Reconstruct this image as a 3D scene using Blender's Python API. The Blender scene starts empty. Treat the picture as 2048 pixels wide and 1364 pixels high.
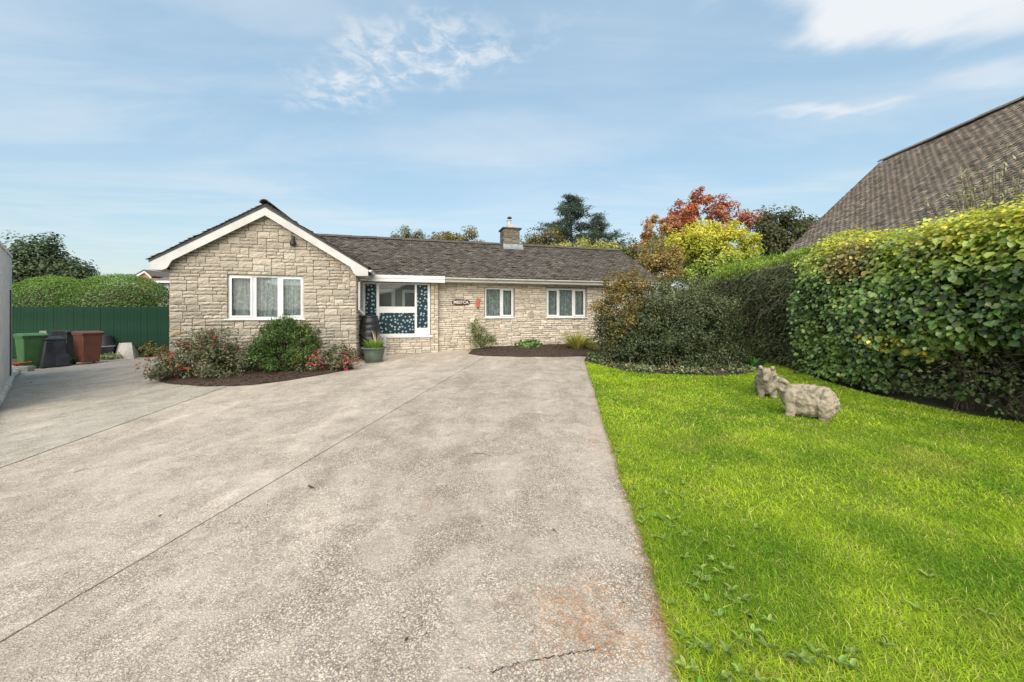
import bpy, math, random
import numpy as np
from mathutils import Vector, Matrix, noise as mnoise
from mathutils.geometry import delaunay_2d_cdt

random.seed(11)
rng = np.random.default_rng(11)
sc = bpy.context.scene
R = math.radians

# ------------------------------------------------------------------ camera
cam_d = bpy.data.cameras.new('camera')
cam = bpy.data.objects.new('camera', cam_d)
sc.collection.objects.link(cam)
cam.location = (0, 0, 1.5)
cam.rotation_euler = (R(90), 0, 0)
cam_d.sensor_width = 36
cam_d.lens = 740 / 2048 * 36
cam_d.shift_y = -54 / 2048
cam_d.clip_start = 0.05
cam_d.clip_end = 2000
sc.camera = cam

# ------------------------------------------------------------------ light
SUN_AZ, SUN_EL = R(184), R(38)       # azimuth clockwise from +Y
sd = Vector((math.sin(SUN_AZ) * math.cos(SUN_EL), math.cos(SUN_AZ) * math.cos(SUN_EL), math.sin(SUN_EL)))
sl = bpy.data.lights.new('sun', 'SUN')
sl.energy = 1.5
sl.angle = R(75)
sl.color = (1.0, 0.91, 0.78)
so = bpy.data.objects.new('sun', sl)
sc.collection.objects.link(so)
so.rotation_euler = (-sd).to_track_quat('-Z', 'Y').to_euler()
so.location = sd * 60

sc.view_settings.view_transform = 'Standard'
sc.view_settings.look = 'None'
sc.view_settings.gamma = 1
sc.view_settings.exposure = 1.74
sc.view_settings.use_curve_mapping = False


class NT:
    """small helper round a node tree"""
    def __init__(s, tree):
        s.t = tree
        tree.nodes.clear()

    def n(s, kind, **kw):
        nd = s.t.nodes.new(kind)
        for k, v in kw.items():
            if k.startswith('i_'):
                nd.inputs[k[2:].replace('_', ' ')].default_value = v
            else:
                setattr(nd, k, v)
        return nd

    def l(s, a, b):
        s.t.links.new(a, b)

    def val(s, sock, v):
        if hasattr(v, 'is_output'):
            s.l(v, sock)
        else:
            sock.default_value = v

    def math(s, op, a, b=0.0, c=None, clamp=False):
        nd = s.n('ShaderNodeMath', operation=op, use_clamp=clamp)
        s.val(nd.inputs[0], a)
        s.val(nd.inputs[1], b)
        if c is not None:
            s.val(nd.inputs[2], c)
        return nd.outputs[0]

    def mix(s, f, a, b, mode='MIX'):
        nd = s.n('ShaderNodeMix', data_type='RGBA', blend_type=mode)
        s.val(nd.inputs[0], f)
        for i, v in ((6, a), (7, b)):
            if not hasattr(v, 'is_output') and len(v) == 3:
                v = (*v, 1)
            s.val(nd.inputs[i], v)
        return nd.outputs[2]

    def ramp(s, f, stops):
        nd = s.n('ShaderNodeMapRange', interpolation_type='SMOOTHSTEP')
        s.val(nd.inputs[0], f)
        nd.inputs[1].default_value, nd.inputs[2].default_value = stops
        return nd.outputs[0]

    def noise(s, vec, scale, detail=4, rough=.55, dist=0.0):
        nd = s.n('ShaderNodeTexNoise')
        nd.inputs['Scale'].default_value = scale
        nd.inputs['Detail'].default_value = detail
        nd.inputs['Roughness'].default_value = rough
        nd.inputs['Distortion'].default_value = dist
        if vec is not None:
            s.l(vec, nd.inputs['Vector'])
        return nd.outputs[0]

    def mapping(s, vec, scale=(1, 1, 1), loc=(0, 0, 0), rot=(0, 0, 0)):
        nd = s.n('ShaderNodeMapping')
        nd.inputs['Location'].default_value = loc
        nd.inputs['Rotation'].default_value = rot
        nd.inputs['Scale'].default_value = scale
        s.l(vec, nd.inputs['Vector'])
        return nd.outputs[0]


# ------------------------------------------------------------------ world
world = bpy.data.worlds.new('World')
sc.world = world
world.use_nodes = True
w = NT(world.node_tree)
out = w.n('ShaderNodeOutputWorld')
bg = w.n('ShaderNodeBackground')
w.l(bg.outputs[0], out.inputs[0])
sky = w.n('ShaderNodeTexSky', sky_type='NISHITA')
sky.sun_disc = False
sky.sun_elevation = SUN_EL
sky.sun_rotation = SUN_AZ
sky.air_density = 1.6
sky.dust_density = 1.0
sky.ozone_density = 1.0
tc = w.n('ShaderNodeTexCoord')
sep = w.n('ShaderNodeSeparateXYZ')
w.l(tc.outputs['Generated'], sep.inputs[0])
zz = w.math('MAXIMUM', sep.outputs[2], 0.04)
comb = w.n('ShaderNodeCombineXYZ')              # the cloud layer seen as a flat sheet overhead
w.l(w.math('DIVIDE', sep.outputs[0], zz), comb.inputs[0])
w.l(w.math('DIVIDE', sep.outputs[1], zz), comb.inputs[1])
P = comb.outputs[0]


def blob(cx, cy, rx, ry, rot, soft, warp=None):
    """soft elliptical patch on the cloud sheet"""
    v = P if warp is None else warp
    m = w.n('ShaderNodeVectorMath', operation='SUBTRACT')
    w.l(v, m.inputs[0])
    m.inputs[1].default_value = (cx, cy, 0)
    mp = w.n('ShaderNodeMapping', vector_type='TEXTURE')
    mp.inputs['Rotation'].default_value = (0, 0, rot)
    mp.inputs['Scale'].default_value = (rx, ry, 1)
    w.l(m.outputs[0], mp.inputs['Vector'])
    ln = w.n('ShaderNodeVectorMath', operation='LENGTH')
    w.l(mp.outputs[0], ln.inputs[0])
    r = w.n('ShaderNodeMapRange', interpolation_type='SMOOTHSTEP')
    w.l(ln.outputs['Value'], r.inputs[0])
    r.inputs[1].default_value = 1 + soft
    r.inputs[2].default_value = 1 - soft
    return r.outputs[0]


nz = w.n('ShaderNodeTexNoise')
nz.inputs['Scale'].default_value = 3.0
nz.inputs['Detail'].default_value = 5
w.l(P, nz.inputs['Vector'])
wv = w.n('ShaderNodeVectorMath', operation='MULTIPLY_ADD')
w.l(nz.outputs['Color'], wv.inputs[0])
wv.inputs[1].default_value = (.5, .5, 0)
w.l(P, wv.inputs[2])
W = w.n('ShaderNodeVectorMath', operation='SUBTRACT')
w.l(wv.outputs[0], W.inputs[0])
W.inputs[1].default_value = (.25, .25, 0)
W = W.outputs[0]
# long streaks of thin cirrus over the whole sky
cir = w.noise(w.mapping(P, (.16, .55, 1), (.3, .9, 0), (0, 0, R(8))), 2.2, 6, .62, .6)
cir = w.math('MULTIPLY', w.ramp(cir, (.40, .74)), .34)
veil = w.noise(w.mapping(P, (.45, .7, 1), (4.2, 1.0, 0)), 1.1, 4, .55, .3)
veil = w.math('MULTIPLY', w.ramp(veil, (.40, .72)), .26)
# a patch of mackerel cloud
cells = w.noise(w.mapping(P, (1, 1, 1), (0, 0, 0), (0, 0, R(20))), 11, 3, .6, .4)
mack = w.math('MULTIPLY', w.ramp(cells, (.38, .68)), blob(-.47, 1.50, .54, .15, R(-22), .55, W))
mack = w.math('MULTIPLY', mack, .70)
# one larger soft white cloud, high on the right, and smaller wisps
big = w.math('MULTIPLY', blob(1.25, 1.14, .52, .22, R(4), .40, W), .95)
wis1 = w.math('MULTIPLY', blob(1.62, 1.80, .26, .055, R(-5), .7, W), .6)
wis2 = w.math('MULTIPLY', blob(2.05, 1.55, .20, .10, R(0), .8, W), .45)
wis3 = w.math('MULTIPLY', blob(-.75, 1.22, .38, .11, R(15), .85, W), .22)
cl = cir
for a in (veil, mack, big, wis1, wis2, wis3):
    inv = w.math('MULTIPLY', w.math('SUBTRACT', 1.0, cl), w.math('SUBTRACT', 1.0, a))
    cl = w.math('SUBTRACT', 1.0, inv, clamp=True)
SKY_COL = w.mix(.58, sky.outputs[0], (2.55, 3.85, 5.0, 1))      # even veil of thin high cloud
colr = w.mix(cl, SKY_COL, (5.15, 5.35, 5.55, 1))
w.l(colr, bg.inputs[0])
bg.inputs[1].default_value = 0.051

# ------------------------------------------------------------------ helpers
F = 740.0


def gz(X, Y):
    """height of the ground: rises gently towards the house, falls to the left"""
    X = np.asarray(X, float)
    Y = np.asarray(Y, float)
    xl = np.clip(X, -14, 14)
    soft = -np.logaddexp(0, -xl * 1.5) / 1.5
    return .026 * np.clip(Y, -3, 15) + .030 * soft + .03 * .462 + .004 * np.maximum(xl, 0)


def gzf(x, y):
    return float(gz(x, y))


def gp(px, py):
    """point on the ground that a measured spot of the photograph falls on"""
    u = (px - 1024) / F
    Y = 5.0
    for _ in range(40):
        Y = (1.5 - gzf(u * Y, Y)) * F / (py - 628)
    return np.array((u * Y, Y))


def at(px, py, Y):
    return np.array(((px - 1024) / F * Y, Y, 1.5 + (628 - py) / F * Y))


COL = sc.collection


def tag(o, label=None, cat=None, group=None, kind=None):
    if label:
        o['label'] = label
    if cat:
        o['category'] = cat
    if group:
        o['group'] = group
    if kind:
        o['kind'] = kind
    return o


def empty(name, loc=(0, 0, 0), rz=0.0):
    o = bpy.data.objects.new(name, None)
    o.empty_display_size = .2
    COL.objects.link(o)
    o.location = loc
    o.rotation_euler = (0, 0, rz)
    return o


def mesh_data(name, V, Fc, mat, col=None, smooth=False):
    V = np.asarray(V, np.float32)
    me = bpy.data.meshes.new(name)
    if isinstance(Fc, np.ndarray):
        k = Fc.shape[1]
        m = len(Fc)
        me.vertices.add(len(V))
        me.vertices.foreach_set('co', V.ravel())
        me.loops.add(m * k)
        me.loops.foreach_set('vertex_index', Fc.astype(np.int32).ravel())
        me.polygons.add(m)
        me.polygons.foreach_set('loop_start', np.arange(0, m * k, k, dtype=np.int32))
        me.update(calc_edges=True)
    else:
        me.from_pydata([tuple(map(float, v)) for v in V], [], [tuple(f) for f in Fc])
    if col is not None:
        a = me.color_attributes.new('Col', 'FLOAT_COLOR', 'POINT')
        c = np.ones((len(V), 4), np.float32)
        c[:, :3] = col
        a.data.foreach_set('color', c.ravel())
    if smooth:
        me.polygons.foreach_set('use_smooth', np.ones(len(me.polygons), bool))
    if mat:
        me.materials.append(mat)
    return me


def link(name, me, parent=None, loc=None):
    o = bpy.data.objects.new(name, me)
    COL.objects.link(o)
    if parent:
        o.parent = parent
    if loc is not None:
        o.location = loc
    return o


class MB:
    """collects simple solids into one mesh"""
    def __init__(s):
        s.v, s.f, s.c = [], [], []

    def add(s, vs, fs):
        b = len(s.v)
        s.v += [tuple(v) for v in vs]
        s.f += [tuple(b + i for i in f) for f in fs]
        return s

    def box(s, x0, x1, y0, y1, z0, z1):
        return s.add([(x0, y0, z0), (x1, y0, z0), (x1, y1, z0), (x0, y1, z0), (x0, y0, z1), (x1, y0, z1), (x1, y1, z1), (x0, y1, z1)],
                     [(0, 3, 2, 1), (4, 5, 6, 7), (0, 1, 5, 4), (1, 2, 6, 5), (2, 3, 7, 6), (3, 0, 4, 7)])

    def taper(s, c, b, t, z0, z1):
        """box tapering from half sizes b at z0 to t at z1"""
        x, y = c
        return s.add([(x - b[0], y - b[1], z0), (x + b[0], y - b[1], z0), (x + b[0], y + b[1], z0), (x - b[0], y + b[1], z0),
                      (x - t[0], y - t[1], z1), (x + t[0], y - t[1], z1), (x + t[0], y + t[1], z1), (x - t[0], y + t[1], z1)],
                     [(0, 3, 2, 1), (4, 5, 6, 7), (0, 1, 5, 4), (1, 2, 6, 5), (2, 3, 7, 6), (3, 0, 4, 7)])

    def prism(s, poly, axis, a0, a1):
        """extrude a 2D polygon; axis 'y': poly is (x,z), axis 'z': (x,y), axis 'x': (y,z)"""
        n = len(poly)

        def P3(p, a):
            return {'y': (p[0], a, p[1]), 'z': (p[0], p[1], a), 'x': (a, p[0], p[1])}[axis]
        vs = [P3(p, a0) for p in poly] + [P3(p, a1) for p in poly]
        fs = [tuple(range(n)), tuple(range(2 * n - 1, n - 1, -1))]
        fs += [(i, i + n, (i + 1) % n + n, (i + 1) % n) for i in range(n)]
        return s.add(vs, fs)

    def lathe(s, prof, c=(0, 0), n=28, squash=1.0):
        """surface of revolution; prof = [(radius, z)]"""
        vs, fs = [], []
        for r, z in prof:
            for k in range(n):
                a = 2 * math.pi * k / n
                vs.append((c[0] + r * math.cos(a), c[1] + r * squash * math.sin(a), z))
        for i in range(len(prof) - 1):
            for k in range(n):
                k2 = (k + 1) % n
                fs.append((i * n + k, i * n + k2, (i + 1) * n + k2, (i + 1) * n + k))
        fs.append(tuple(range(n))[::-1])
        fs.append(tuple((len(prof) - 1) * n + k for k in range(n)))
        return s.add(vs, fs)

    def tube(s, pts, rad, n=8):
        pts = [Vector(p) for p in pts]
        if not hasattr(rad, '__len__'):
            rad = [rad] * len(pts)
        vs, fs = [], []
        up = Vector((0.13, 0.31, 1)).normalized()
        for i, p in enumerate(pts):
            t = (pts[min(i + 1, len(pts) - 1)] - pts[max(i - 1, 0)]).normalized()
            a = t.cross(up)
            if a.length < 1e-3:
                a = t.cross(Vector((1, 0, 0)))
            a.normalize()
            b = t.cross(a)
            for k in range(n):
                q = 2 * math.pi * k / n
                vs.append(p + (a * math.cos(q) + b * math.sin(q)) * rad[i])
        for i in range(len(pts) - 1):
            for k in range(n):
                k2 = (k + 1) % n
                fs.append((i * n + k, i * n + k2, (i + 1) * n + k2, (i + 1) * n + k))
        fs.append(tuple(range(n))[::-1])
        fs.append(tuple((len(pts) - 1) * n + k for k in range(n)))
        return s.add(vs, fs)

    def obj(s, name, mat, parent=None, smooth=False, bevel=0.0, loc=None):
        me = mesh_data(name, s.v, s.f, mat, smooth=False)
        o = link(name, me, parent, loc)
        if bevel:
            m = o.modifiers.new('bevel', 'BEVEL')
            m.width = bevel
            m.segments = 2
            m.limit_method = 'ANGLE'
            m.angle_limit = R(40)
        if smooth:
            me.polygons.foreach_set('use_smooth', np.ones(len(me.polygons), bool))
            try:
                me.set_sharp_from_angle(angle=R(42))
            except Exception:
                pass
        return o


# ------------------------------------------------------------------ materials
def new_mat(name):
    m = bpy.data.materials.new(name)
    m.use_nodes = True
    t = NT(m.node_tree)
    o = t.n('ShaderNodeOutputMaterial')
    return m, t, o


def principled(t, o, color, rough=.7, spec=.4, bump=None, bump_str=.3, bump_dist=.01, **kw):
    b = t.n('ShaderNodeBsdfPrincipled')
    if not hasattr(color, 'is_output') and len(color) == 3:
        color = (*color, 1)
    t.val(b.inputs['Base Color'], color)
    t.val(b.inputs['Roughness'], rough)
    b.inputs['Specular IOR Level'].default_value = spec
    if bump is not None:
        bp = t.n('ShaderNodeBump')
        bp.inputs['Strength'].default_value = bump_str
        bp.inputs['Distance'].default_value = bump_dist
        t.l(bump, bp.inputs['Height'])
        t.l(bp.outputs[0], b.inputs['Normal'])
    t.l(b.outputs[0], o.inputs[0])
    return b


def mat(name, c1, c2=None, scale=6, rough=.7, bscale=None, bstr=.3, bdist=.01, spec=.4, detail=5, lo=.35, hi=.68):
    m, t, o = new_mat(name)
    co = t.n('ShaderNodeTexCoord').outputs['Object']
    c = c1
    if c2 is not None:
        c = t.mix(t.ramp(t.noise(co, scale, detail, .6), (lo, hi)), c1, c2)
    b = t.noise(co, bscale, 5, .6) if bscale else None
    principled(t, o, c, rough, spec, b, bstr, bdist)
    return m


def leaf_mat(name, rough=.5, transl=.35, spec=.4, gain=1.0):
    m, t, o = new_mat(name)
    a = t.n('ShaderNodeAttribute', attribute_name='Col').outputs['Color']
    a = t.mix(1.0, a, (gain, gain, gain, 1), 'MULTIPLY')
    b = t.n('ShaderNodeBsdfPrincipled')
    t.l(a, b.inputs['Base Color'])
    b.inputs['Roughness'].default_value = rough
    b.inputs['Specular IOR Level'].default_value = spec
    tr = t.n('ShaderNodeBsdfTranslucent')
    t.l(t.mix(1.0, a, (1.25, 1.3, .6, 1), 'MULTIPLY'), tr.inputs[0])
    mx = t.n('ShaderNodeMixShader')
    mx.inputs[0].default_value = transl
    t.l(b.outputs[0], mx.inputs[1])
    t.l(tr.outputs[0], mx.inputs[2])
    t.l(mx.outputs[0], o.inputs[0])
    return m


M = {}
M['leaf'] = leaf_mat('leaf', .5, .3, .4, 1.5)
M['leaf_gloss'] = leaf_mat('glossy_leaf', .34, .25, .6, 2.0)
M['grass'] = leaf_mat('grass_blade', .6, .42, .25, 1.5)
M['petal'] = leaf_mat('petal', .6, .3, .2, .95)
M['bark'] = mat('bark', (.06, .045, .032), (.12, .095, .07), 14, .9, 30, .6, .02)
M['twig'] = mat('twig', (.035, .028, .02), (.09, .07, .05), 20, .9)
M['white'] = mat('white_pvc', (.70, .70, .70), (.62, .62, .61), 3, .35, spec=.5)
M['white_paint'] = mat('white_painted_board', (.56, .55, .53), (.47, .46, .44), 2.2, .5, 40, .1, .002)
M['mortar'] = mat('mortar', (.26, .232, .19), (.19, .172, .14), 9, .95, 60, .4, .004)
M['soil'] = mat('soil', (.045, .028, .02), (.085, .055, .038), 18, .95, 45, .8, .02)
M['earth'] = mat('rough_ground', (.05, .06, .02), (.09, .08, .04), 2.5, .95, 20, .6, .02)
M['black_plastic'] = mat('black_plastic', (.012, .013, .016), (.022, .023, .027), 5, .42, spec=.5)
M['dark_grey_plastic'] = mat('dark_grey_plastic', (.030, .031, .040), (.048, .049, .058), 6, .5)
M['dark_metal'] = mat('dark_metal', (.02, .02, .02), (.035, .03, .028), 12, .5)
M['lead'] = mat('lead_flashing', (.32, .34, .36), (.22, .24, .26), 8, .6)
M['slate'] = mat('slate_cap', (.045, .045, .05), (.08, .075, .07), 9, .8)
M['clay_pot'] = mat('buff_clay_pot', (.55, .50, .40), (.42, .38, .30), 8, .8)

# stone: colour set per stone in an attribute, grain and stains from noise
m, t, o = new_mat('split_stone')
a = t.n('ShaderNodeAttribute', attribute_name='Col').outputs['Color']
co = t.n('ShaderNodeTexCoord').outputs['Object']
n1 = t.noise(co, 16, 6, .65)
n2 = t.noise(co, 70, 4, .6)
c = t.mix(t.math('MULTIPLY', t.ramp(n1, (.45, .75)), .45), a, (.30, .26, .20, 1))
c = t.mix(t.math('MULTIPLY', t.ramp(t.noise(co, 1.3, 4, .6), (.50, .78)), .32), c, (.24, .21, .165, 1))
spl = t.noise(t.mapping(co, (1, 1, 3.4)), 9, 4, .6, .4)       # split face runs level
hh = t.math('ADD', t.math('ADD', n1, t.math('MULTIPLY', n2, .3)), t.math('MULTIPLY', spl, 2.2))
principled(t, o, c, .9, .2, hh, .9, .03)
M['stone'] = m

# roof tiles: per tile colour + lichen and moss
m, t, o = new_mat('roof_tile')
a = t.n('ShaderNodeAttribute', attribute_name='Col').outputs['Color']
co = t.n('ShaderNodeTexCoord').outputs['Object']
c = t.mix(t.math('MULTIPLY', t.ramp(t.noise(co, 17, 6, .75), (.44, .64)), .58), a, (.040, .035, .031, 1))
c = t.mix(t.math('MULTIPLY', t.ramp(t.noise(co, 34, 4, .7), (.54, .66)), .7), c, (.25, .235, .205, 1))
c = t.mix(t.math('MULTIPLY', t.ramp(t.noise(co, 3.1, 5, .7), (.55, .74)), .5), c, (.050, .050, .028, 1))
principled(t, o, c, .95, .15, t.noise(co, 60, 4, .7), .6, .01)
M['tile'] = m

# glass
m, t, o = new_mat('window_glass')
fr = t.n('ShaderNodeFresnel', i_IOR=1.5).outputs[0]
tp = t.n('ShaderNodeBsdfTransparent', i_Color=(.80, .84, .84, 1))
gl = t.n('ShaderNodeBsdfGlossy', i_Roughness=.02)
mx = t.n('ShaderNodeMixShader')
t.l(t.math('MULTIPLY_ADD', fr, .55, .0), mx.inputs[0])
t.l(tp.outputs[0], mx.inputs[1])
t.l(gl.outputs[0], mx.inputs[2])
t.l(mx.outputs[0], o.inputs[0])
M['glass'] = m

# net curtain: lace, partly open
m, t, o = new_mat('net_curtain')
co = t.n('ShaderNodeTexCoord').outputs['Object']
lace = t.noise(t.mapping(co, (1, 1, .8)), 14, 6, .7)
streak = t.noise(t.mapping(co, (30, 30, 1.2)), 1.0, 4, .6)
d = t.n('ShaderNodeBsdfDiffuse', i_Color=(.86, .89, .87, 1))
tl = t.n('ShaderNodeBsdfTranslucent', i_Color=(.6, .64, .62, 1))
ad = t.n('ShaderNodeMixShader')
ad.inputs[0].default_value = .3
t.l(d.outputs[0], ad.inputs[1])
t.l(tl.outputs[0], ad.inputs[2])
tp = t.n('ShaderNodeBsdfTransparent')
mx = t.n('ShaderNodeMixShader')
op = t.math('ADD', t.math('MULTIPLY', t.ramp(lace, (.45, .66)), .42), t.math('MULTIPLY', t.ramp(streak, (.35, .7)), .38))
t.l(t.math('ADD', op, .38, clamp=True), mx.inputs[0])
t.l(tp.outputs[0], mx.inputs[1])
t.l(ad.outputs[0], mx.inputs[2])
t.l(mx.outputs[0], o.inputs[0])
M['net'] = m


# driveway concrete with exposed stones
def drive_mat(name, base, dark, stone_amt, bloom):
    m, t, o = new_mat(name)
    co = t.n('ShaderNodeTexCoord').outputs['Object']
    v = t.n('ShaderNodeTexVoronoi', feature='F1')
    v.inputs['Scale'].default_value = 105
    v.inputs['Randomness'].default_value = 1
    wob = t.n('ShaderNodeTexNoise')
    wob.inputs['Scale'].default_value = 40
    t.l(co, wob.inputs['Vector'])
    wm = t.n('ShaderNodeVectorMath', operation='MULTIPLY_ADD')
    t.l(wob.outputs['Color'], wm.inputs[0])
    wm.inputs[1].default_value = (.03, .03, .03)
    t.l(co, wm.inputs[2])
    t.l(wm.outputs[0], v.inputs['Vector'])
    sepc = t.n('ShaderNodeSeparateColor')
    t.l(v.outputs['Color'], sepc.inputs[0])
    cell = sepc.outputs[0]
    gaps = t.ramp(v.outputs['Distance'], (.40, .62))
    big = t.noise(co, .55, 6, .62, .5)
    mid = t.noise(co, 2.6, 6, .65)
    streak = t.noise(t.mapping(co, (1.6, .45, 1), rot=(0, 0, R(-8))), 1.2, 5, .6)
    fine = t.noise(co, 130, 3, .6)
    pit = t.noise(co, 48, 6, .8)
    c = t.mix(t.ramp(big, (.32, .68)), base, dark)
    c = t.mix(t.math('MULTIPLY', t.ramp(mid, (.46, .74)), .55), c, tuple(x * .66 for x in dark))
    c = t.mix(t.math('MULTIPLY', t.ramp(streak, (.52, .72)), bloom), c, tuple(min(1, x * 1.40) for x in base))
    blot = t.noise(co, 7.5, 6, .7, .3)
    c = t.mix(t.math('MULTIPLY', t.ramp(blot, (.50, .66)), .30), c, tuple(x * .62 for x in dark))
    c = t.mix(t.math('MULTIPLY', t.ramp(blot, (.46, .34)), .40), c, tuple(min(1, x * 1.28) for x in base))
    c = t.mix(t.math('MULTIPLY', t.ramp(t.noise(co, 21, 5, .7), (.57, .66)), .34), c, tuple(x * .45 for x in dark))
    # each stone its own tone
    sc_ = t.mix(cell, (.66, .64, .62, 1), (1.28, 1.26, 1.24, 1))
    bare = t.math('MULTIPLY', t.math('MULTIPLY_ADD', t.ramp(t.noise(co, 1.7, 5, .65, .8), (.36, .64)), .68, .44), stone_amt)   # worn here, smooth there
    c = t.mix(bare, c, t.mix(1.0, c, sc_, 'MULTIPLY'))
    track = t.noise(t.mapping(co, (2.4, .16, 1), (.4, 0, 0), (0, 0, R(9))), 1.0, 4, .6, .4)
    c = t.mix(t.math('MULTIPLY', t.ramp(track, (.50, .70)), .24), c, tuple(x * .60 for x in dark))
    c = t.mix(t.math('MULTIPLY', t.ramp(t.noise(co, 3.3, 7, .75, 1.2), (.57, .63)), .34), c, tuple(min(1, x * 1.30) for x in base))
    c = t.mix(t.math('MULTIPLY', t.ramp(t.noise(co, 5.1, 7, .75, .6), (.61, .68)), .40), c, tuple(x * .50 for x in dark))
    c = t.mix(t.math('MULTIPLY', gaps, t.math('MULTIPLY', bare, .62)), c, (.055, .048, .042, 1))
    c = t.mix(t.math('MULTIPLY', t.ramp(pit, (.58, .68)), .62), c, (.07, .06, .052, 1))
    c = t.mix(t.math('MULTIPLY', t.ramp(t.noise(co, 1.1, 5, .7, 1.0), (.62, .74)), .30), c, (.34, .19, .12, 1))
    h = t.math('SUBTRACT', t.math('MULTIPLY', fine, .3), t.math('MULTIPLY', gaps, .8 * stone_amt))
    h = t.math('SUBTRACT', h, t.math('MULTIPLY', t.ramp(pit, (.58, .72)), .8))
    principled(t, o, c, .9, .25, h, .8, .006)
    return m


M['drive_a'] = drive_mat('exposed_aggregate_concrete', (.68, .58, .472), (.56, .474, .382), .85, .45)
M['drive_b'] = drive_mat('weathered_concrete', (.70, .595, .485), (.57, .485, .392), .7, .5)
M['drive_c'] = drive_mat('smooth_grey_concrete', (.60, .535, .45), (.49, .435, .36), .65, .4)

# ------------------------------------------------------------------ foliage helpers
LEAF2 = (np.array([(0, 0, 0), (.45, .30, .09), (1, 0, -.06), (.45, -.30, .09)]), np.array([(0, 3, 2), (0, 2, 1)]))
LEAF4 = (np.array([(0, 0, 0), (.25, .40, .06), (.68, .34, .09), (1.02, 0, -.10), (.68, -.34, .09), (.25, -.40, .06)]),
         np.array([(0, 5, 4, 3), (0, 3, 2, 1)]))
STRAP = (np.array([(0, .05, 0), (0, -.05, 0), (.5, .045, .05), (.5, -.045, .05), (1, 0, -.03)]), None)
SPRIG = (np.array([(0, 0, 0), (.35, .16, .03), (1, .04, 0), (.35, -.16, .03)]), np.array([(0, 3, 2), (0, 2, 1)]))


def unit(a):
    return a / np.maximum(np.linalg.norm(a, axis=-1, keepdims=True), 1e-9)


def leaf_mesh(C, N, size, col, tmpl=LEAF2, T=None, width=1.0):
    n = len(C)
    tv, tf = tmpl
    N = unit(N)
    if T is None:
        T = rng.normal(size=(n, 3))
    t = unit(T - (T * N).sum(1, keepdims=True) * N)
    b = np.cross(N, t)
    s = np.broadcast_to(np.asarray(size, float), (n,))[:, None, None]
    V = C[:, None, :] + s * (tv[None, :, 0:1] * t[:, None] + width * tv[None, :, 1:2] * b[:, None] + tv[None, :, 2:3] * N[:, None])
    k = len(tv)
    Fc = (tf[None] + (np.arange(n) * k)[:, None, None]).reshape(-1, tf.shape[1])
    return V.reshape(-1, 3), Fc, np.repeat(col, k, axis=0)


def pal(cols, n, jit=.25, weights=None, hue=.06):
    cols = np.array(cols, float)
    i = rng.choice(len(cols), n, p=None if weights is None else np.array(weights) / np.sum(weights))
    c = cols[i] * (1 + rng.normal(0, jit, (n, 1))) * (1 + rng.normal(0, hue, (n, 3)))
    return np.clip(c, .004, .95)


def crown_points(n, center, radii, clumps, clump_r, shell=.55, flat=.75, lump=.18, zmin=None):
    center = np.array(center, float)
    radii = np.array(radii, float)
    d = unit(rng.normal(size=(clumps, 3)))
    r = shell + (1 - shell) * rng.random((clumps, 1)) ** .6
    cc = center + d * radii * r * (1 + rng.normal(0, lump, (clumps, 1)))
    i = rng.integers(0, clumps, n)
    sz = (.6 + .8 * rng.random(clumps))[i][:, None]
    C = cc[i] + unit(rng.normal(size=(n, 3))) * rng.random((n, 1)) ** .5 * 1.75 * clump_r * sz * np.array((1, 1, flat))
    if zmin is not None:
        C[:, 2] = np.maximum(C[:, 2], zmin + rng.random(n) * .1)
    outw = unit((C - center) / radii) * .55 + unit(C - cc[i]) * .45
    N = outw + np.array((0, 0, .55)) + rng.normal(size=(n, 3)) * .45
    return C, N, cc


def join(parts):
    Vs, Fs, Cs = [], [], []
    b = 0
    for V, Fc, c in parts:
        Vs.append(V)
        Fs.append(Fc + b)
        Cs.append(c)
        b += len(V)
    return np.concatenate(Vs), np.concatenate(Fs), np.concatenate(Cs)


def foliage(name, parent, parts, mat_, kind=None):
    V, Fc, c = join(parts)
    me = mesh_data(name, V, Fc, mat_, c)
    o = link(name, me, parent)
    if kind:
        o['kind'] = kind
    return o


def limbs(mb, base, tops, r0, mid=.45, wob=.12):
    base = Vector(base)
    for tp in tops:
        tp = Vector(tp)
        p = [base]
        L = (tp - base).length
        for k in (1, 2, 3):
            f = k / 3
            q = base.lerp(tp, f)
            q.z = base.z + (tp.z - base.z) * (f ** (.8))
            if k < 3:
                q += Vector((random.uniform(-1, 1), random.uniform(-1, 1), 0)) * wob * L
            p.append(q)
        mb.tube(p, [r0, r0 * .7, r0 * .45, r0 * .15], 6)


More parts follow.
